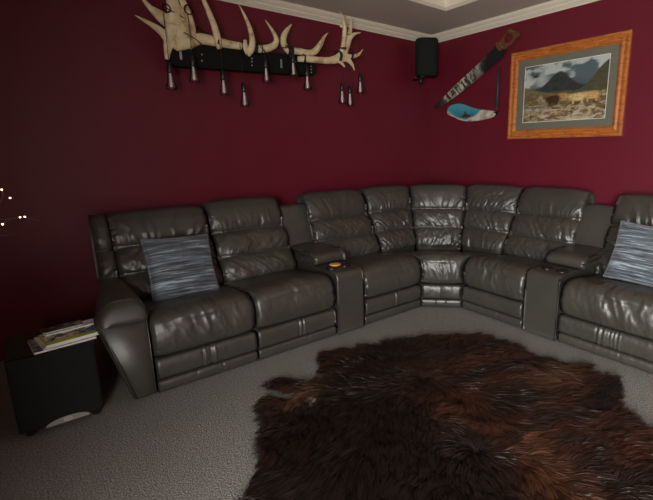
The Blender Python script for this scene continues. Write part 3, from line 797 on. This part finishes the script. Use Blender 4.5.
# ---------------------------------------------------------------- corner wall speaker
sp = empty('wall_speaker', (3.47, 3.40, 2.25)); tag(sp, 'small black loudspeaker mounted high in the room corner', 'speaker')
def sec(n=40):
    out = []
    for k in range(n):
        a = 2 * math.pi * k / n; x = .118 * np.sign(math.cos(a)) * abs(math.cos(a)) ** .6; y = .085 * np.sign(math.sin(a)) * abs(math.sin(a)) ** .75
        out.append((x, y))
    return out
bm = bmesh.new(); rings = []
for z, s in ((2.075, .86), (2.08, .94), (2.09, 1), (2.425, 1), (2.437, .96), (2.443, .88)):
    rr = []
    for x, y in sec():
        x *= s; y *= s; c, q = math.cos(R(-40)), math.sin(R(-40)); rr.append(bm.verts.new((3.435 + c * x - q * y, 3.42 + q * x + c * y, z)))
    rings.append(rr)
for a, b_ in zip(rings, rings[1:]):
    for k in range(40): bm.faces.new((a[k], a[(k + 1) % 40], b_[(k + 1) % 40], b_[k]))
bm.faces.new(rings[0][::-1]); bm.faces.new(rings[-1])
cab = link('cabinet', bm_mesh('cab', bm), GRILLE, sp)
ring = [tuple(v) for v in []]
tube('mount_arm', [(3.40, 3.40, 2.09), (3.40, 3.42, 2.055), (3.40, 3.50, 2.05), (3.42, 3.60, 2.06)], .012, BLACKP, sp, seg=8)
tube('cable_plug', [(3.335, 3.40, 2.055), (3.332, 3.40, 1.985)], [.022, .018], BLACKP, sp, seg=12)
tube('bracket', [(3.335, 3.40, 2.055), (3.40, 3.40, 2.09)], .014, BLACKP, sp, seg=8)

# ---------------------------------------------------------------- things on the right wall (x = WX); local coords: a = WX-plane y decreasing to the right
def extrude_outline(name, pts, x0, x1, mat, parent, bev=0):
    n = len(pts); V = [(x0, y, z) for y, z in pts] + [(x1, y, z) for y, z in pts]
    F = [tuple(range(n)), tuple(range(2 * n - 1, n - 1, -1))] + [(k, (k + 1) % n, n + (k + 1) % n, n + k) for k in range(n)]
    me = mesh(name, V, F); b = bmesh.new(); b.from_mesh(me); bmesh.ops.recalc_face_normals(b, faces=b.faces)
    if bev: bmesh.ops.bevel(b, geom=b.edges[:], offset=bev, segments=2, affect='EDGES')
    b.to_mesh(me); b.free()
    return link(name, me, mat, parent, False)
def inside_poly(y, z, poly):
    r = np.zeros(len(y), bool); n = len(poly)
    for k in range(n):
        (y1, z1), (y2, z2) = poly[k], poly[(k + 1) % n]
        with np.errstate(divide='ignore', invalid='ignore'):
            c = ((z1 > z) != (z2 > z)) & (y < (y2 - y1) * (z - z1) / (z2 - z1 + 1e-15) + y1)
        r ^= c
    return r
def painted_plate(name, outline, x, thick, fn, parent, mat, step=.004):
    """plate cut to an outline, triangulated finely so a painting can sit on it"""
    ys = [p[0] for p in outline]; zs = [p[1] for p in outline]
    o = extrude_outline(name, outline, x, x + thick, mat, parent)
    b = bmesh.new(); b.from_mesh(o.data); bmesh.ops.triangulate(b, faces=b.faces)
    for _ in range(9):
        es = [e for e in b.edges if e.calc_length() > step * 1.6]
        if not es: break
        bmesh.ops.subdivide_edges(b, edges=es, cuts=1); bmesh.ops.triangulate(b, faces=[f for f in b.faces if len(f.verts) > 3])
    b.to_mesh(o.data); b.free(); o.data.update()
    paint_mesh(o.data, lambda c: fn(c[:, 1], c[:, 2]))
    return o
PAINTED = m_vcol('oil_painted_metal', .45, .4, 90)
PICT = m_vcol('printed_picture', .5, .3)

# hand saw
saw = empty('hand_saw', (3.67, 2.95, 2.03)); tag(saw, 'old hand saw with mountains painted on its blade, hung diagonally', 'saw')
top = [(3.519, 1.790), (3.215, 1.985), (2.894, 2.166), (2.70, 2.295), (2.67, 2.312)]
low = [(2.585, 2.268), (2.600, 2.20), (2.624, 2.179), (2.864, 2.049), (3.339, 1.822), (3.457, 1.765), (3.516, 1.768)]
lo2 = [low[0], low[1], low[2]]
a, b = np.array(low[2]), np.array(low[5]); nt = 46
for k in range(nt):
    p = a + (b - a) * (k + .5) / nt; q = a + (b - a) * (k + 1) / nt
    sag = -.018 * math.sin(math.pi * (k + .5) / nt)
    d = -.010 if k % 1 == 0 else 0
    lo2.append((p[0] - .004, p[1] + sag + d)); lo2.append((q[0], q[1] + sag))
lo2.append(low[6])
def saw_paint(y, z):
    t = (3.52 - y) / .9; n = fbm(y * 14, z * 14, 3, 5); st = fbm((y + z) * 12, (z - y) * 60, 6, 4)
    line = 1.79 + (3.519 - y) * .60
    r = (z - line) 
    c = mixc((.045, .05, .04), (.30, .29, .24), sstep(.46, .60, n))
    c = mixc(c, (.62, .58, .45), sstep(.47, .56, st) * sstep(.12, .2, t) * (1 - sstep(.45, .78, t)))
    c = mixc(c, (.45, .43, .30), sstep(.01, -.04, 0) * 0 + (1 - sstep(.02, .09, np.abs(t - .28))) * sstep(.40, .5, n))
    c = mixc(c, (.012, .012, .014), sstep(.66, .80, t) + 0 * y)
    return mixc(c, (.02, .018, .018), 1 - sstep(.05, .16, t))
painted_plate('blade', top + lo2, 3.664, .002, saw_paint, saw, PAINTED, .009)
HW = simple('worn_handle_wood', (.13, .055, .022), .45)
outer = catmull([(2.70, 2.262), (2.712, 2.29), (2.70, 2.312), (2.66, 2.318), (2.63, 2.350), (2.60, 2.375), (2.565, 2.405), (2.545, 2.408), (2.530, 2.388), (2.50, 2.375), (2.462, 2.352), (2.455, 2.325), (2.485, 2.312), (2.515, 2.285), (2.53, 2.262), (2.57, 2.255), (2.60, 2.235), (2.635, 2.24), (2.66, 2.228)], 70, True)
inner = catmull([(2.590, 2.372), (2.618, 2.335), (2.612, 2.300), (2.575, 2.285), (2.540, 2.300), (2.520, 2.330), (2.545, 2.356)], 30, True)
bm = bmesh.new()
es = []
for lp_ in (outer, inner):
    vv = [bm.verts.new((3.656, y_, z_)) for y_, z_ in lp_]
    es += [bm.edges.new((vv[i], vv[(i + 1) % len(vv)])) for i in range(len(vv))]
bmesh.ops.triangle_fill(bm, use_beauty=True, use_dissolve=False, edges=es)
r_ = bmesh.ops.extrude_face_region(bm, geom=bm.faces[:])
for v in [g for g in r_['geom'] if isinstance(g, bmesh.types.BMVert)]: v.co.x = 3.676
hd = link('handle', bm_mesh('handle', bm), HW, saw, False)
extrude_outline('brass_plate', [(2.565, 2.396), (2.578, 2.388), (2.515, 2.365), (2.490, 2.362), (2.495, 2.374), (2.53, 2.385)], 3.653, 3.657, simple('brass', (.55, .36, .12), .35, 1), hd)
for y_, z_ in ((2.66, 2.29), (2.635, 2.262)):
    bm = bmesh.new(); bmesh.ops.create_icosphere(bm, subdivisions=2, radius=.007, matrix=Matrix.Translation((3.656, y_, z_)) @ Matrix.Diagonal((.4, 1, 1, 1))); link('rivet', bm_mesh('r', bm), STEEL, saw)
boxobj('hanging_nail', (3.664, 3.69, 2.80, 2.806, 2.17, 2.176), STEEL, saw); boxobj('hanging_nail', (3.666, 3.69, 2.62, 2.626, 2.25, 2.256), STEEL, saw)

# painted slasher blade with upright handle
pb = empty('painted_blade', (3.67, 2.95, 1.7)); tag(pb, 'flat old tool blade painted with blue sky and snowy peaks, dark upright handle', 'painted tool')
ol = catmull([(3.325, 1.700), (3.325, 1.740), (3.29, 1.775), (3.22, 1.790), (3.13, 1.787), (3.0, 1.745), (2.88, 1.712), (2.78, 1.695), (2.71, 1.685), (2.68, 1.672), (2.69, 1.655), (2.705, 1.630), (2.80, 1.612), (2.92, 1.602), (3.05, 1.605), (3.15, 1.625), (3.22, 1.655), (3.28, 1.675)], 90, True)
def bl_paint(y, z):
    n = fbm(y * 16, z * 16, 5, 5); t = (3.33 - y) / .65
    sky = mixc((.03, .24, .34), (.10, .42, .50), sstep(1.66, 1.78, z) * .6 + .4 * n)
    ridge = 1.655 + .025 * np.sin(t * 9 + 1) + .05 * (n - .45) + .03 * sstep(.5, .9, t) + .05 * (1 - sstep(.0, .16, t)) 
    snow = mixc((.42, .38, .30), (.66, .62, .54), sstep(.4, .55, fbm(y * 22, z * 30, 8)))
    c = mixc(sky, snow, 1 - sstep(-.004, .004, z - ridge))
    dark = np.exp(-(((t - .42) / .11) ** 2 + ((z - 1.655) / .018) ** 2)) + .9 * np.exp(-(((t - .40) / .02) ** 2 + ((z - 1.685) / .02) ** 2))
    c = mixc(c, (.05, .045, .02), np.clip(dark * 1.7 * sstep(.3, .5, n + .1), 0, 1))
    c = mixc(c, (.07, .06, .03), (1 - sstep(1.612, 1.63, z)) * .4 * sstep(.4, .6, n))
    return mixc(c, (.58, .52, .38), (1 - sstep(.0, .012, np.abs(z - (1.79 - .0 * y)) )) * 0)
painted_plate('blade', [tuple(p) for p in ol], 3.668, .003, bl_paint, pb, PAINTED, .010)
tube('handle', [(3.672, 2.676, 2.10), (3.672, 2.676, 1.69)], [.014, .016], simple('dark_grey_handle', (.035, .034, .036), .6), pb, seg=12)
tube('ferrule', [(3.672, 2.676, 1.712), (3.672, 2.676, 1.70)], [.0175, .0175], simple('red_band', (.25, .03, .02), .5), pb, seg=12)
tube('tang', [(3.670, 2.70, 1.668), (3.672, 2.66, 1.668), (3.672, 2.635, 1.672)], [.010, .012, .006], BLACKP, pb, seg=8)
boxobj('hanging_nail', (3.67, 3.69, 3.20, 3.206, 1.75, 1.756), STEEL, pb)

# framed picture
fr = empty('framed_picture', (3.67, 2.01, 1.8)); tag(fr, 'orange pine framed landscape picture of cattle below dark hills', 'picture')
fy0, fy1, fz0, fz1 = 1.482, 2.537, 1.408, 2.186
prof = [(0, 0), (0, .022), (.010, .030), (.022, .030), (.030, .022), (.042, .020), (.055, .028), (.066, .026), (.078, .014), (.082, .010), (.082, 0)]
V = []; cs = [(fy0, fz0, 1, 1), (fy1, fz0, -1, 1), (fy1, fz1, -1, -1), (fy0, fz1, 1, -1)]
for y_, z_, sy, sz in cs:
    for p, h in prof: V.append((WX - .004 - h, y_ + sy * p, z_ + sz * p))
n = len(prof)
names = []
for k in range(4):
    k2 = (k + 1) % 4
    vv = V[k * n:(k + 1) * n] + V[k2 * n:(k2 + 1) * n]
    F = [(i, i + 1, n + i + 1, n + i) for i in range(n - 1)] + [(0, n, 2 * n - 1, n - 1), tuple(range(n)), tuple(range(2 * n - 1, n - 1, -1))]
    me = mesh('frame_rail', vv, F); b_ = bmesh.new(); b_.from_mesh(me); bmesh.ops.recalc_face_normals(b_, faces=b_.faces); b_.to_mesh(me); b_.free()
    link('frame_rail', me, PINE, fr, False)
MATM = simple('olive_grey_mat', (.16, .155, .115), .8)
iy0, iy1, iz0, iz1 = 1.625, 2.385, 1.552, 2.045
bm = bmesh.new()
for a_, b2, c_, d_ in ((fy0 + .07, iy0, fz0 + .07, fz1 - .07), (iy1, fy1 - .07, fz0 + .07, fz1 - .07), (iy0, iy1, fz0 + .07, iz0), (iy0, iy1, iz1, fz1 - .07)): box(bm, WX - .013, WX - .011, a_, b2, c_, d_)
link('mount_board', bm_mesh('m', bm), MATM, fr, False)
bm = bmesh.new()
for a_, b2, c_, d_ in ((iy0, iy0 + .005, iz0, iz1), (iy1 - .005, iy1, iz0, iz1), (iy0, iy1, iz0, iz0 + .005), (iy0, iy1, iz1 - .005, iz1)): box(bm, WX - .0135, WX - .0112, a_, b2, c_, d_)
link('mount_bevel', bm_mesh('mb', bm), WHITEP, fr, False)
boxobj('backing', (WX - .008, WX - .004, fy0 + .03, fy1 - .03, fz0 + .03, fz1 - .03), DARKLINE, fr)
nx, nz = 240, 160
V = [(WX - .0105, iy1 - (iy1 - iy0) * i / nx, iz0 + (iz1 - iz0) * j / nz) for j in range(nz + 1) for i in range(nx + 1)]
F = [(j * (nx + 1) + i, j * (nx + 1) + i + 1, (j + 1) * (nx + 1) + i + 1, (j + 1) * (nx + 1) + i) for j in range(nz) for i in range(nx)]
me = mesh('print', V, F)
def landscape(c):
    u = (iy1 - c[:, 1]) / (iy1 - iy0); v = (c[:, 2] - iz0) / (iz1 - iz0)
    n1 = fbm(u * 5, v * 7, 2, 5); n2 = fbm(u * 22, v * 26, 6, 4); n3 = fbm(u * 45, v * 55, 9, 3)
    sky = mixc((.10, .14, .155), (.52, .56, .53), sstep(.40, .56, n1 + .12 * (v - .8)))
    sky = mixc(sky, (.52, .55, .53), np.exp(-(((u - .22) / .10) ** 2 + ((v - .74) / .10) ** 2)) * .8)
    col = sky
    # far and near hills
    far = .60 + .10 * np.exp(-((u - .62) / .16) ** 2) + .02 * n2
    col = mixc(col, (.09, .12, .14), 1 - sstep(-.01, .015, v - far))
    hill = .55 + .27 * np.exp(-((u - .45) / .16) ** 2) + .03 * n2
    col = mixc(col, mixc((.018, .022, .026), (.07, .075, .07), n2 * .9), (1 - sstep(-.01, .02, v - hill)))
    cl = np.exp(-(((u - .14) / .06) ** 2 + ((v - .83) / .05) ** 2)); col = mixc(col, (.035, .045, .05), np.clip(cl * 1.3 * (n2 * 2), 0, 1))
    right = .50 + .42 * sstep(.68, 1.02, u) + .02 * n2
    col = mixc(col, mixc((.05, .05, .032), (.13, .115, .06), n2), 1 - sstep(-.01, .01, v - right))
    left = .62 - .42 * u + .02 * n2
    col = mixc(col, mixc((.10, .075, .035), (.25, .20, .11), n2 * 1.1), (1 - sstep(-.01, .02, v - left)))
    # moor
    ground = .44 + .03 * n1
    g = mixc((.17, .115, .05), (.48, .37, .22), sstep(.33, .62, n2)); g = mixc(g, (.05, .042, .02), sstep(.55, .66, n3) * (1 - v))
    g = mixc(g, (.55, .46, .36), sstep(.50, .62, fbm(u * 12, v * 30, 14)) * (v < .30))
    g = mixc(g, (.13, .13, .12), np.exp(-(((u - .15) / .17) ** 2 + ((v - .28) / .10) ** 2)) * sstep(.4, .55, n2))
    col = mixc(col, g, 1 - sstep(-.02, .015, v - ground))
    def beast(cx, cy, s, cc, col):
        b = np.exp(-((np.abs((u - cx) / (.058 * s))) ** 4 + (np.abs((v - cy) / (.048 * s))) ** 4))
        h = np.exp(-(((u - cx + .062 * s) / (.022 * s)) ** 2 + ((v - cy - .008) / (.032 * s)) ** 2))
        lg = ((np.abs(np.abs(u - cx) - .040 * s) < .010 * s) & (v < cy) & (v > cy - .085 * s)).astype(float)
        m = np.clip(np.maximum(np.maximum(b, h) * 1.6, lg * .9), 0, 1)
        return mixc(col, np.asarray(cc) * (.55 + .9 * n3[:, None]), m)
    col = beast(.50, .42, 1.0, (.50, .28, .10), col); col = beast(.39, .385, 1.15, (.09, .04, .022), col)
    for bx, by, bs in ((.84, .385, 1.25), (.68, .375, 1.3), (.39, .385, 1.15)):
        col = mixc(col, (.05, .04, .02), np.clip(np.exp(-(((u - bx) / (.075 * bs)) ** 4 + ((v - by + .045) / (.06 * bs)) ** 4)) * .8, 0, 1))
    col = beast(.39, .39, 1.15, (.07, .03, .018), col)
    col = beast(.84, .39, 1.2, (.62, .40, .15), col); col = beast(.68, .38, 1.25, (.70, .50, .22), col)
    return col
paint_mesh(me, landscape); link('print', me, PICT, fr, False)
pg = boxobj('glass', (WX - .018, WX - .0165, fy0 + .07, fy1 - .07, fz0 + .07, fz1 - .07), m_thin('picture_glass', .22), fr)
pg['label'] = 'clear glazing'

# ---------------------------------------------------------------- hide rug
outline = [(1.233, 2.01), (1.25, 2.10), (1.268, 2.155), (1.36, 2.235), (1.49, 2.215), (1.57, 2.15), (1.645, 2.13), (1.74, 2.05), (1.808, 2.03), (1.90, 2.03), (1.978, 1.995), (2.06, 1.935), (2.145, 1.900), (2.281, 1.80), (2.325, 1.70), (2.332, 1.591), (2.354, 1.46), (2.340, 1.375), (2.374, 1.28), (2.372, 1.181), (2.43, 1.13), (2.425, 1.075), (2.36, 1.05), (2.36, .97), (2.41, .91), (2.385, .84), (2.26, .80), (2.15, .74), (2.07, .65), (2.05, .52), (1.9, .40), (1.6, .32), (1.25, .42), (.95, .55), (.72, .75), (.58, 1.0), (.52, 1.25), (.49, 1.40), (.52, 1.468), (.60, 1.56), (.66, 1.69), (.715, 1.79), (.76, 1.90), (.79, 2.0), (.86, 2.02), (.93, 1.93), (.985, 1.92), (.945, 1.995), (.90, 2.06), (.925, 2.115), (1.0, 2.145), (1.06, 2.06), (1.13, 1.99)]
OL = offset_in(resample(catmull(outline, 260, True), 260, True), .022)
rug = empty('hide_rug', (1.45, 1.3, 0)); tag(rug, 'large shaggy dark brown and auburn animal hide rug on the grey carpet', 'rug')
poly = [tuple(p) for p in OL]
def rug_h(x, y):     # the pelt lies in gentle waves
    return .010 + .028 * np.clip(fbm(x * 2.6, y * 2.6, 17, 3) - .25, 0, 1)
b = bmesh.new(); vs = [b.verts.new((x, y, .0)) for x, y in poly]; b.faces.new(vs); bmesh.ops.triangulate(b, faces=b.faces)
for _ in range(8):
    es = [e for e in b.edges if e.calc_length() > .06]
    if not es: break
    bmesh.ops.subdivide_edges(b, edges=es, cuts=1); bmesh.ops.triangulate(b, faces=[f for f in b.faces if len(f.verts) > 3])
for v in b.verts: v.co.z = float(rug_h(v.co.x, v.co.y))
ex = bmesh.ops.extrude_face_region(b, geom=b.faces[:])
for v in [g for g in ex['geom'] if isinstance(g, bmesh.types.BMVert)]: v.co.z = .002
bmesh.ops.recalc_face_normals(b, faces=b.faces)
me = bpy.data.meshes.new('pelt'); b.to_mesh(me); b.free()
link('pelt', me, simple('pelt_skin', (.030, .014, .008), .8), rug)
# pale skin edge where the hide folds, by the leg notch
tube('pelt_edge', [(.935, 2.00, .022), (.975, 1.955, .020), (1.02, 1.915, .018)], [.003, .005, .003], simple('raw_hide', (.7, .66, .58), .7), rug, seg=6)

def fur():
    NH = 230000
    mn = OL.min(0); mx = OL.max(0)
    P = rng.uniform(mn, mx, (int(NH * 1.45), 2)); P = P[inside_poly(P[:, 0], P[:, 1], poly)][:NH]
    # denser, longer fringe along the edge
    e = OL[rng.integers(0, len(OL), 16000)] + rng.normal(0, .010, (16000, 2)); P = np.vstack([P, e]); n = len(P)
    x, y = P[:, 0], P[:, 1]
    # spine from the far edge to the near edge
    s0 = np.array([1.80, 2.03]); s1 = np.array([1.30, .40]); sd = (s1 - s0) / np.linalg.norm(s1 - s0); sn = np.array([-sd[1], sd[0]])
    rel = P - s0; along = rel @ sd; side = rel @ sn + .06 * np.sin(along * 4)
    sgn = np.tanh(side / .09)
    D = sn * sgn[:, None] * .85 + sd * (.45 - .9 * (along < .5)[:, None] * np.exp(-((along - .2) / .3) ** 2)[:, None])
    ang = (fbm(x * 3.2, y * 3.2, 31, 3) - .45) * 3.6 + (fbm(x * 11, y * 11, 37, 2) - .4) * 1.9
    c, s = np.cos(ang), np.sin(ang); D = np.column_stack([D[:, 0] * c - D[:, 1] * s, D[:, 0] * s + D[:, 1] * c])
    # whorl on the spine
    wq = P - np.array([1.36, 1.02]); wr = np.linalg.norm(wq, axis=1); ww = np.exp(-(wr / .16) ** 2)[:, None]
    D = D * (1 - ww) + ww * (wq / (wr[:, None] + .01) + .5 * np.column_stack([-wq[:, 1], wq[:, 0]]) / (wr[:, None] + .01))
    D /= np.linalg.norm(D, axis=1)[:, None] + 1e-9
    # clumps
    cell = .034; gi = np.floor(P / cell); cx = (gi[:, 0] + hsh(gi[:, 0], gi[:, 1], 1)) * cell; cy = (gi[:, 1] + hsh(gi[:, 0], gi[:, 1], 2)) * cell
    cr = hsh(gi[:, 0], gi[:, 1], 5); C = np.column_stack([cx, cy])
    L = (.060 + .045 * cr) * rng.uniform(.7, 1.15, n) * (.75 + .8 * vnoise(x * 4, y * 4, 51))
    L[-16000:] *= .62
    h0 = rug_h(x, y)
    lift = (.009 + .012 * cr) * rng.uniform(.6, 1.5, n) + .012 * np.clip(fbm(x * 7, y * 7, 71) - .45, 0, 1) * 3
    side_v = np.column_stack([-D[:, 1], D[:, 0]])
    curl = (cr - .5)[:, None] * .012 + rng.normal(0, .003, (n, 1))
    K = 4; W = rng.uniform(.0008, .0014, n)
    verts = np.zeros((n, 2 * K + 1, 3))
    tip = C + D * (L * 1.0)[:, None]
    for k in range(K + 1):
        t = k / K
        cen = P + D * (L * t)[:, None]
        pull = .62 * t ** 1.4; cen = cen * (1 - pull) + (tip * pull + cen * 0 + (cen - cen) ) if False else cen + (C + D * L[:, None] - (P + D * L[:, None])) * (pull)
        cen = cen + side_v * (curl * math.sin(t * 3.0)) 
        z = h0 + lift * math.sin(min(1, t * 1.15) * math.pi * .62) - .004 * t
        z = np.maximum(z, .004)
        w = W * (1 - .55 * t)
        tilt = rng.normal(0, .5, n) if k == 0 else tilt
        wv = np.column_stack([side_v * np.cos(tilt)[:, None], np.sin(tilt)]) * w[:, None]
        c3 = np.column_stack([cen, z])
        if k < K: verts[:, 2 * k] = c3 - wv; verts[:, 2 * k + 1] = c3 + wv
        else: verts[:, 2 * K] = c3
    nv = 2 * K + 1; base = (np.arange(n) * nv)[:, None]
    loops = []; 
    quad = np.hstack([base + np.array([2 * k, 2 * k + 1, 2 * k + 3, 2 * k + 2]) for k in range(K - 1)])     # n x 4(K-1)
    tri = base + np.array([2 * K - 2, 2 * K - 1, 2 * K])
    li = np.hstack([quad, tri]).ravel()
    sizes = np.tile(np.array([4] * (K - 1) + [3]), n); starts = np.concatenate([[0], np.cumsum(sizes)[:-1]])
    me = bpy.data.meshes.new('fur'); me.vertices.add(n * nv); me.vertices.foreach_set('co', verts.astype(np.float32).ravel())
    me.loops.add(len(li)); me.loops.foreach_set('vertex_index', li.astype(np.int32))
    me.polygons.add(len(sizes)); me.polygons.foreach_set('loop_start', starts.astype(np.int32)); me.polygons.foreach_set('loop_total', sizes.astype(np.int32))
    me.update(calc_edges=True)
    # coat colour
    dark = np.array((.0075, .0050, .0042)); brown = np.array((.016, .0078, .0055)); aub = np.array((.037, .0135, .0078)); gold = np.array((.072, .026, .013))
    f1 = fbm(x * 2.2 + 4, y * 2.2, 81, 4); rightness = sstep(-.1, -.55, 0) * 0 + sstep(-.35, .45, -side if (sn @ np.array([1, 0])) < 0 else side)
    f2 = fbm((x * sn[0] + y * sn[1]) * 3, (x * sd[0] + y * sd[1]) * 15, 91, 4)
    a = sstep(.44, .68, f1 * .35 + f2 * .65 + .10 * (rightness - .5))
    col = brown * (1 - a)[:, None] + aub * a[:, None]
    rim = np.exp(-((side) / .10) ** 2) * sstep(.30, 1.0, along)
    col = col * (1 - .75 * rim * sstep(.3, .6, f2 + .1))[:, None] + gold * (.75 * rim * sstep(.3, .6, f2 + .1))[:, None]
    dk = np.exp(-(np.hypot((x - .93) / .36, (y - 1.45) / .38)) ** 2) + .8 * np.exp(-(np.hypot((x - 1.05) / .2, (y - 1.0) / .25)) ** 2) + .7 * np.exp(-(np.hypot((x - 2.1) / .2, (y - .85) / .12)) ** 2)
    dk = np.clip(dk * 1.25, 0, 1) * sstep(.75, .3, f2 * 0 + f1 * .8) ** .6 if False else np.clip(dk * 1.1, 0, .8)
    col = col * (1 - dk)[:, None] + dark * dk[:, None]
    tan = np.exp(-(np.hypot((x - 1.02) / .13, (y - 1.88) / .05)) ** 2) + .9 * np.exp(-(np.hypot((x - 2.15) / .17, (y - 1.18) / .10)) ** 2)
    col = col + tan[:, None] * np.array((.10, .05, .028)) * .6
    wh = np.exp(-(np.hypot((x - 1.035) / .018, (y - 1.83) / .014)) ** 2); col = col + wh[:, None] * np.array((.3, .27, .22))
    col *= (rng.uniform(.6, 1.5, n) * (.75 + .5 * cr))[:, None]
    tipk = np.array([1.0] * 2 + [1.0] * 2 + [1.15] * 2 + [1.35] * 2 + [1.5])
    cc = np.ones((n, nv, 4), np.float32); cc[:, :, :3] = col[:, None, :] * tipk[None, :, None]
    ca = me.color_attributes.new('paint', 'FLOAT_COLOR', 'POINT'); ca.data.foreach_set('color', cc.ravel())
    me.materials.append(m_fur())
    o = bpy.data.objects.new('fur', me); COL.objects.link(o); o.parent = rug
    return o
fur()

rebase()

# ---------------------------------------------------------------- daylight
sc = bpy.context.scene
w = bpy.data.worlds.new('sky'); sc.world = w; w.use_nodes = True
bg = w.node_tree.nodes['Background']; sk = w.node_tree.nodes.new('ShaderNodeTexSky'); sk.sky_type = 'NISHITA'; sk.sun_disc = False; sk.sun_elevation = R(40); sk.sun_rotation = R(0)
w.node_tree.links.new(sk.outputs[0], bg.inputs[0]); bg.inputs[1].default_value = .12
ld = bpy.data.lights.new('window_daylight', 'AREA'); ld.shape = 'RECTANGLE'; ld.size = WIN[1] - WIN[0] - .1; ld.size_y = WIN[3] - WIN[2] - .1
ld.energy = 195; ld.color = (1.0, .995, .94); ld.spread = R(140)
lo = bpy.data.objects.new('window_daylight', ld); COL.objects.link(lo)
lo.location = (WL - .005, (WIN[0] + WIN[1]) / 2, (WIN[2] + WIN[3]) / 2)
dv = Vector((1, .35, -.46)); lo.rotation_euler = dv.to_track_quat('-Z', 'Z').to_euler()

# ---------------------------------------------------------------- camera
p_, r_, y_ = .214573, .0096780, .6962221
f_, cx_, cy_ = 429.13, 386.334, 243.165
fwd = np.array([math.sin(y_) * math.cos(p_), math.cos(y_) * math.cos(p_), -math.sin(p_)]); rt = np.array([math.cos(y_), -math.sin(y_), 0]); dn = np.cross(fwd, rt)
X = math.cos(r_) * rt + math.sin(r_) * dn; Dn = -math.sin(r_) * rt + math.cos(r_) * dn
cd = bpy.data.cameras.new('camera'); cam = bpy.data.objects.new('camera', cd); COL.objects.link(cam)
M = Matrix(((X[0], -Dn[0], -fwd[0], 0), (X[1], -Dn[1], -fwd[1], 0), (X[2], -Dn[2], -fwd[2], 1.32), (0, 0, 0, 1)))
cam.matrix_world = M
cd.sensor_fit = 'HORIZONTAL'; cd.sensor_width = 36; cd.lens = 36 * f_ / 653
cd.shift_x = (326.5 - cx_) / 653; cd.shift_y = (cy_ - 250) / 653; cd.clip_start = .02
sc.camera = cam
sc.view_settings.view_transform = 'Standard'; sc.view_settings.look = 'None'; sc.view_settings.gamma = 1; sc.view_settings.use_curve_mapping = False
sc.view_settings.exposure = 0
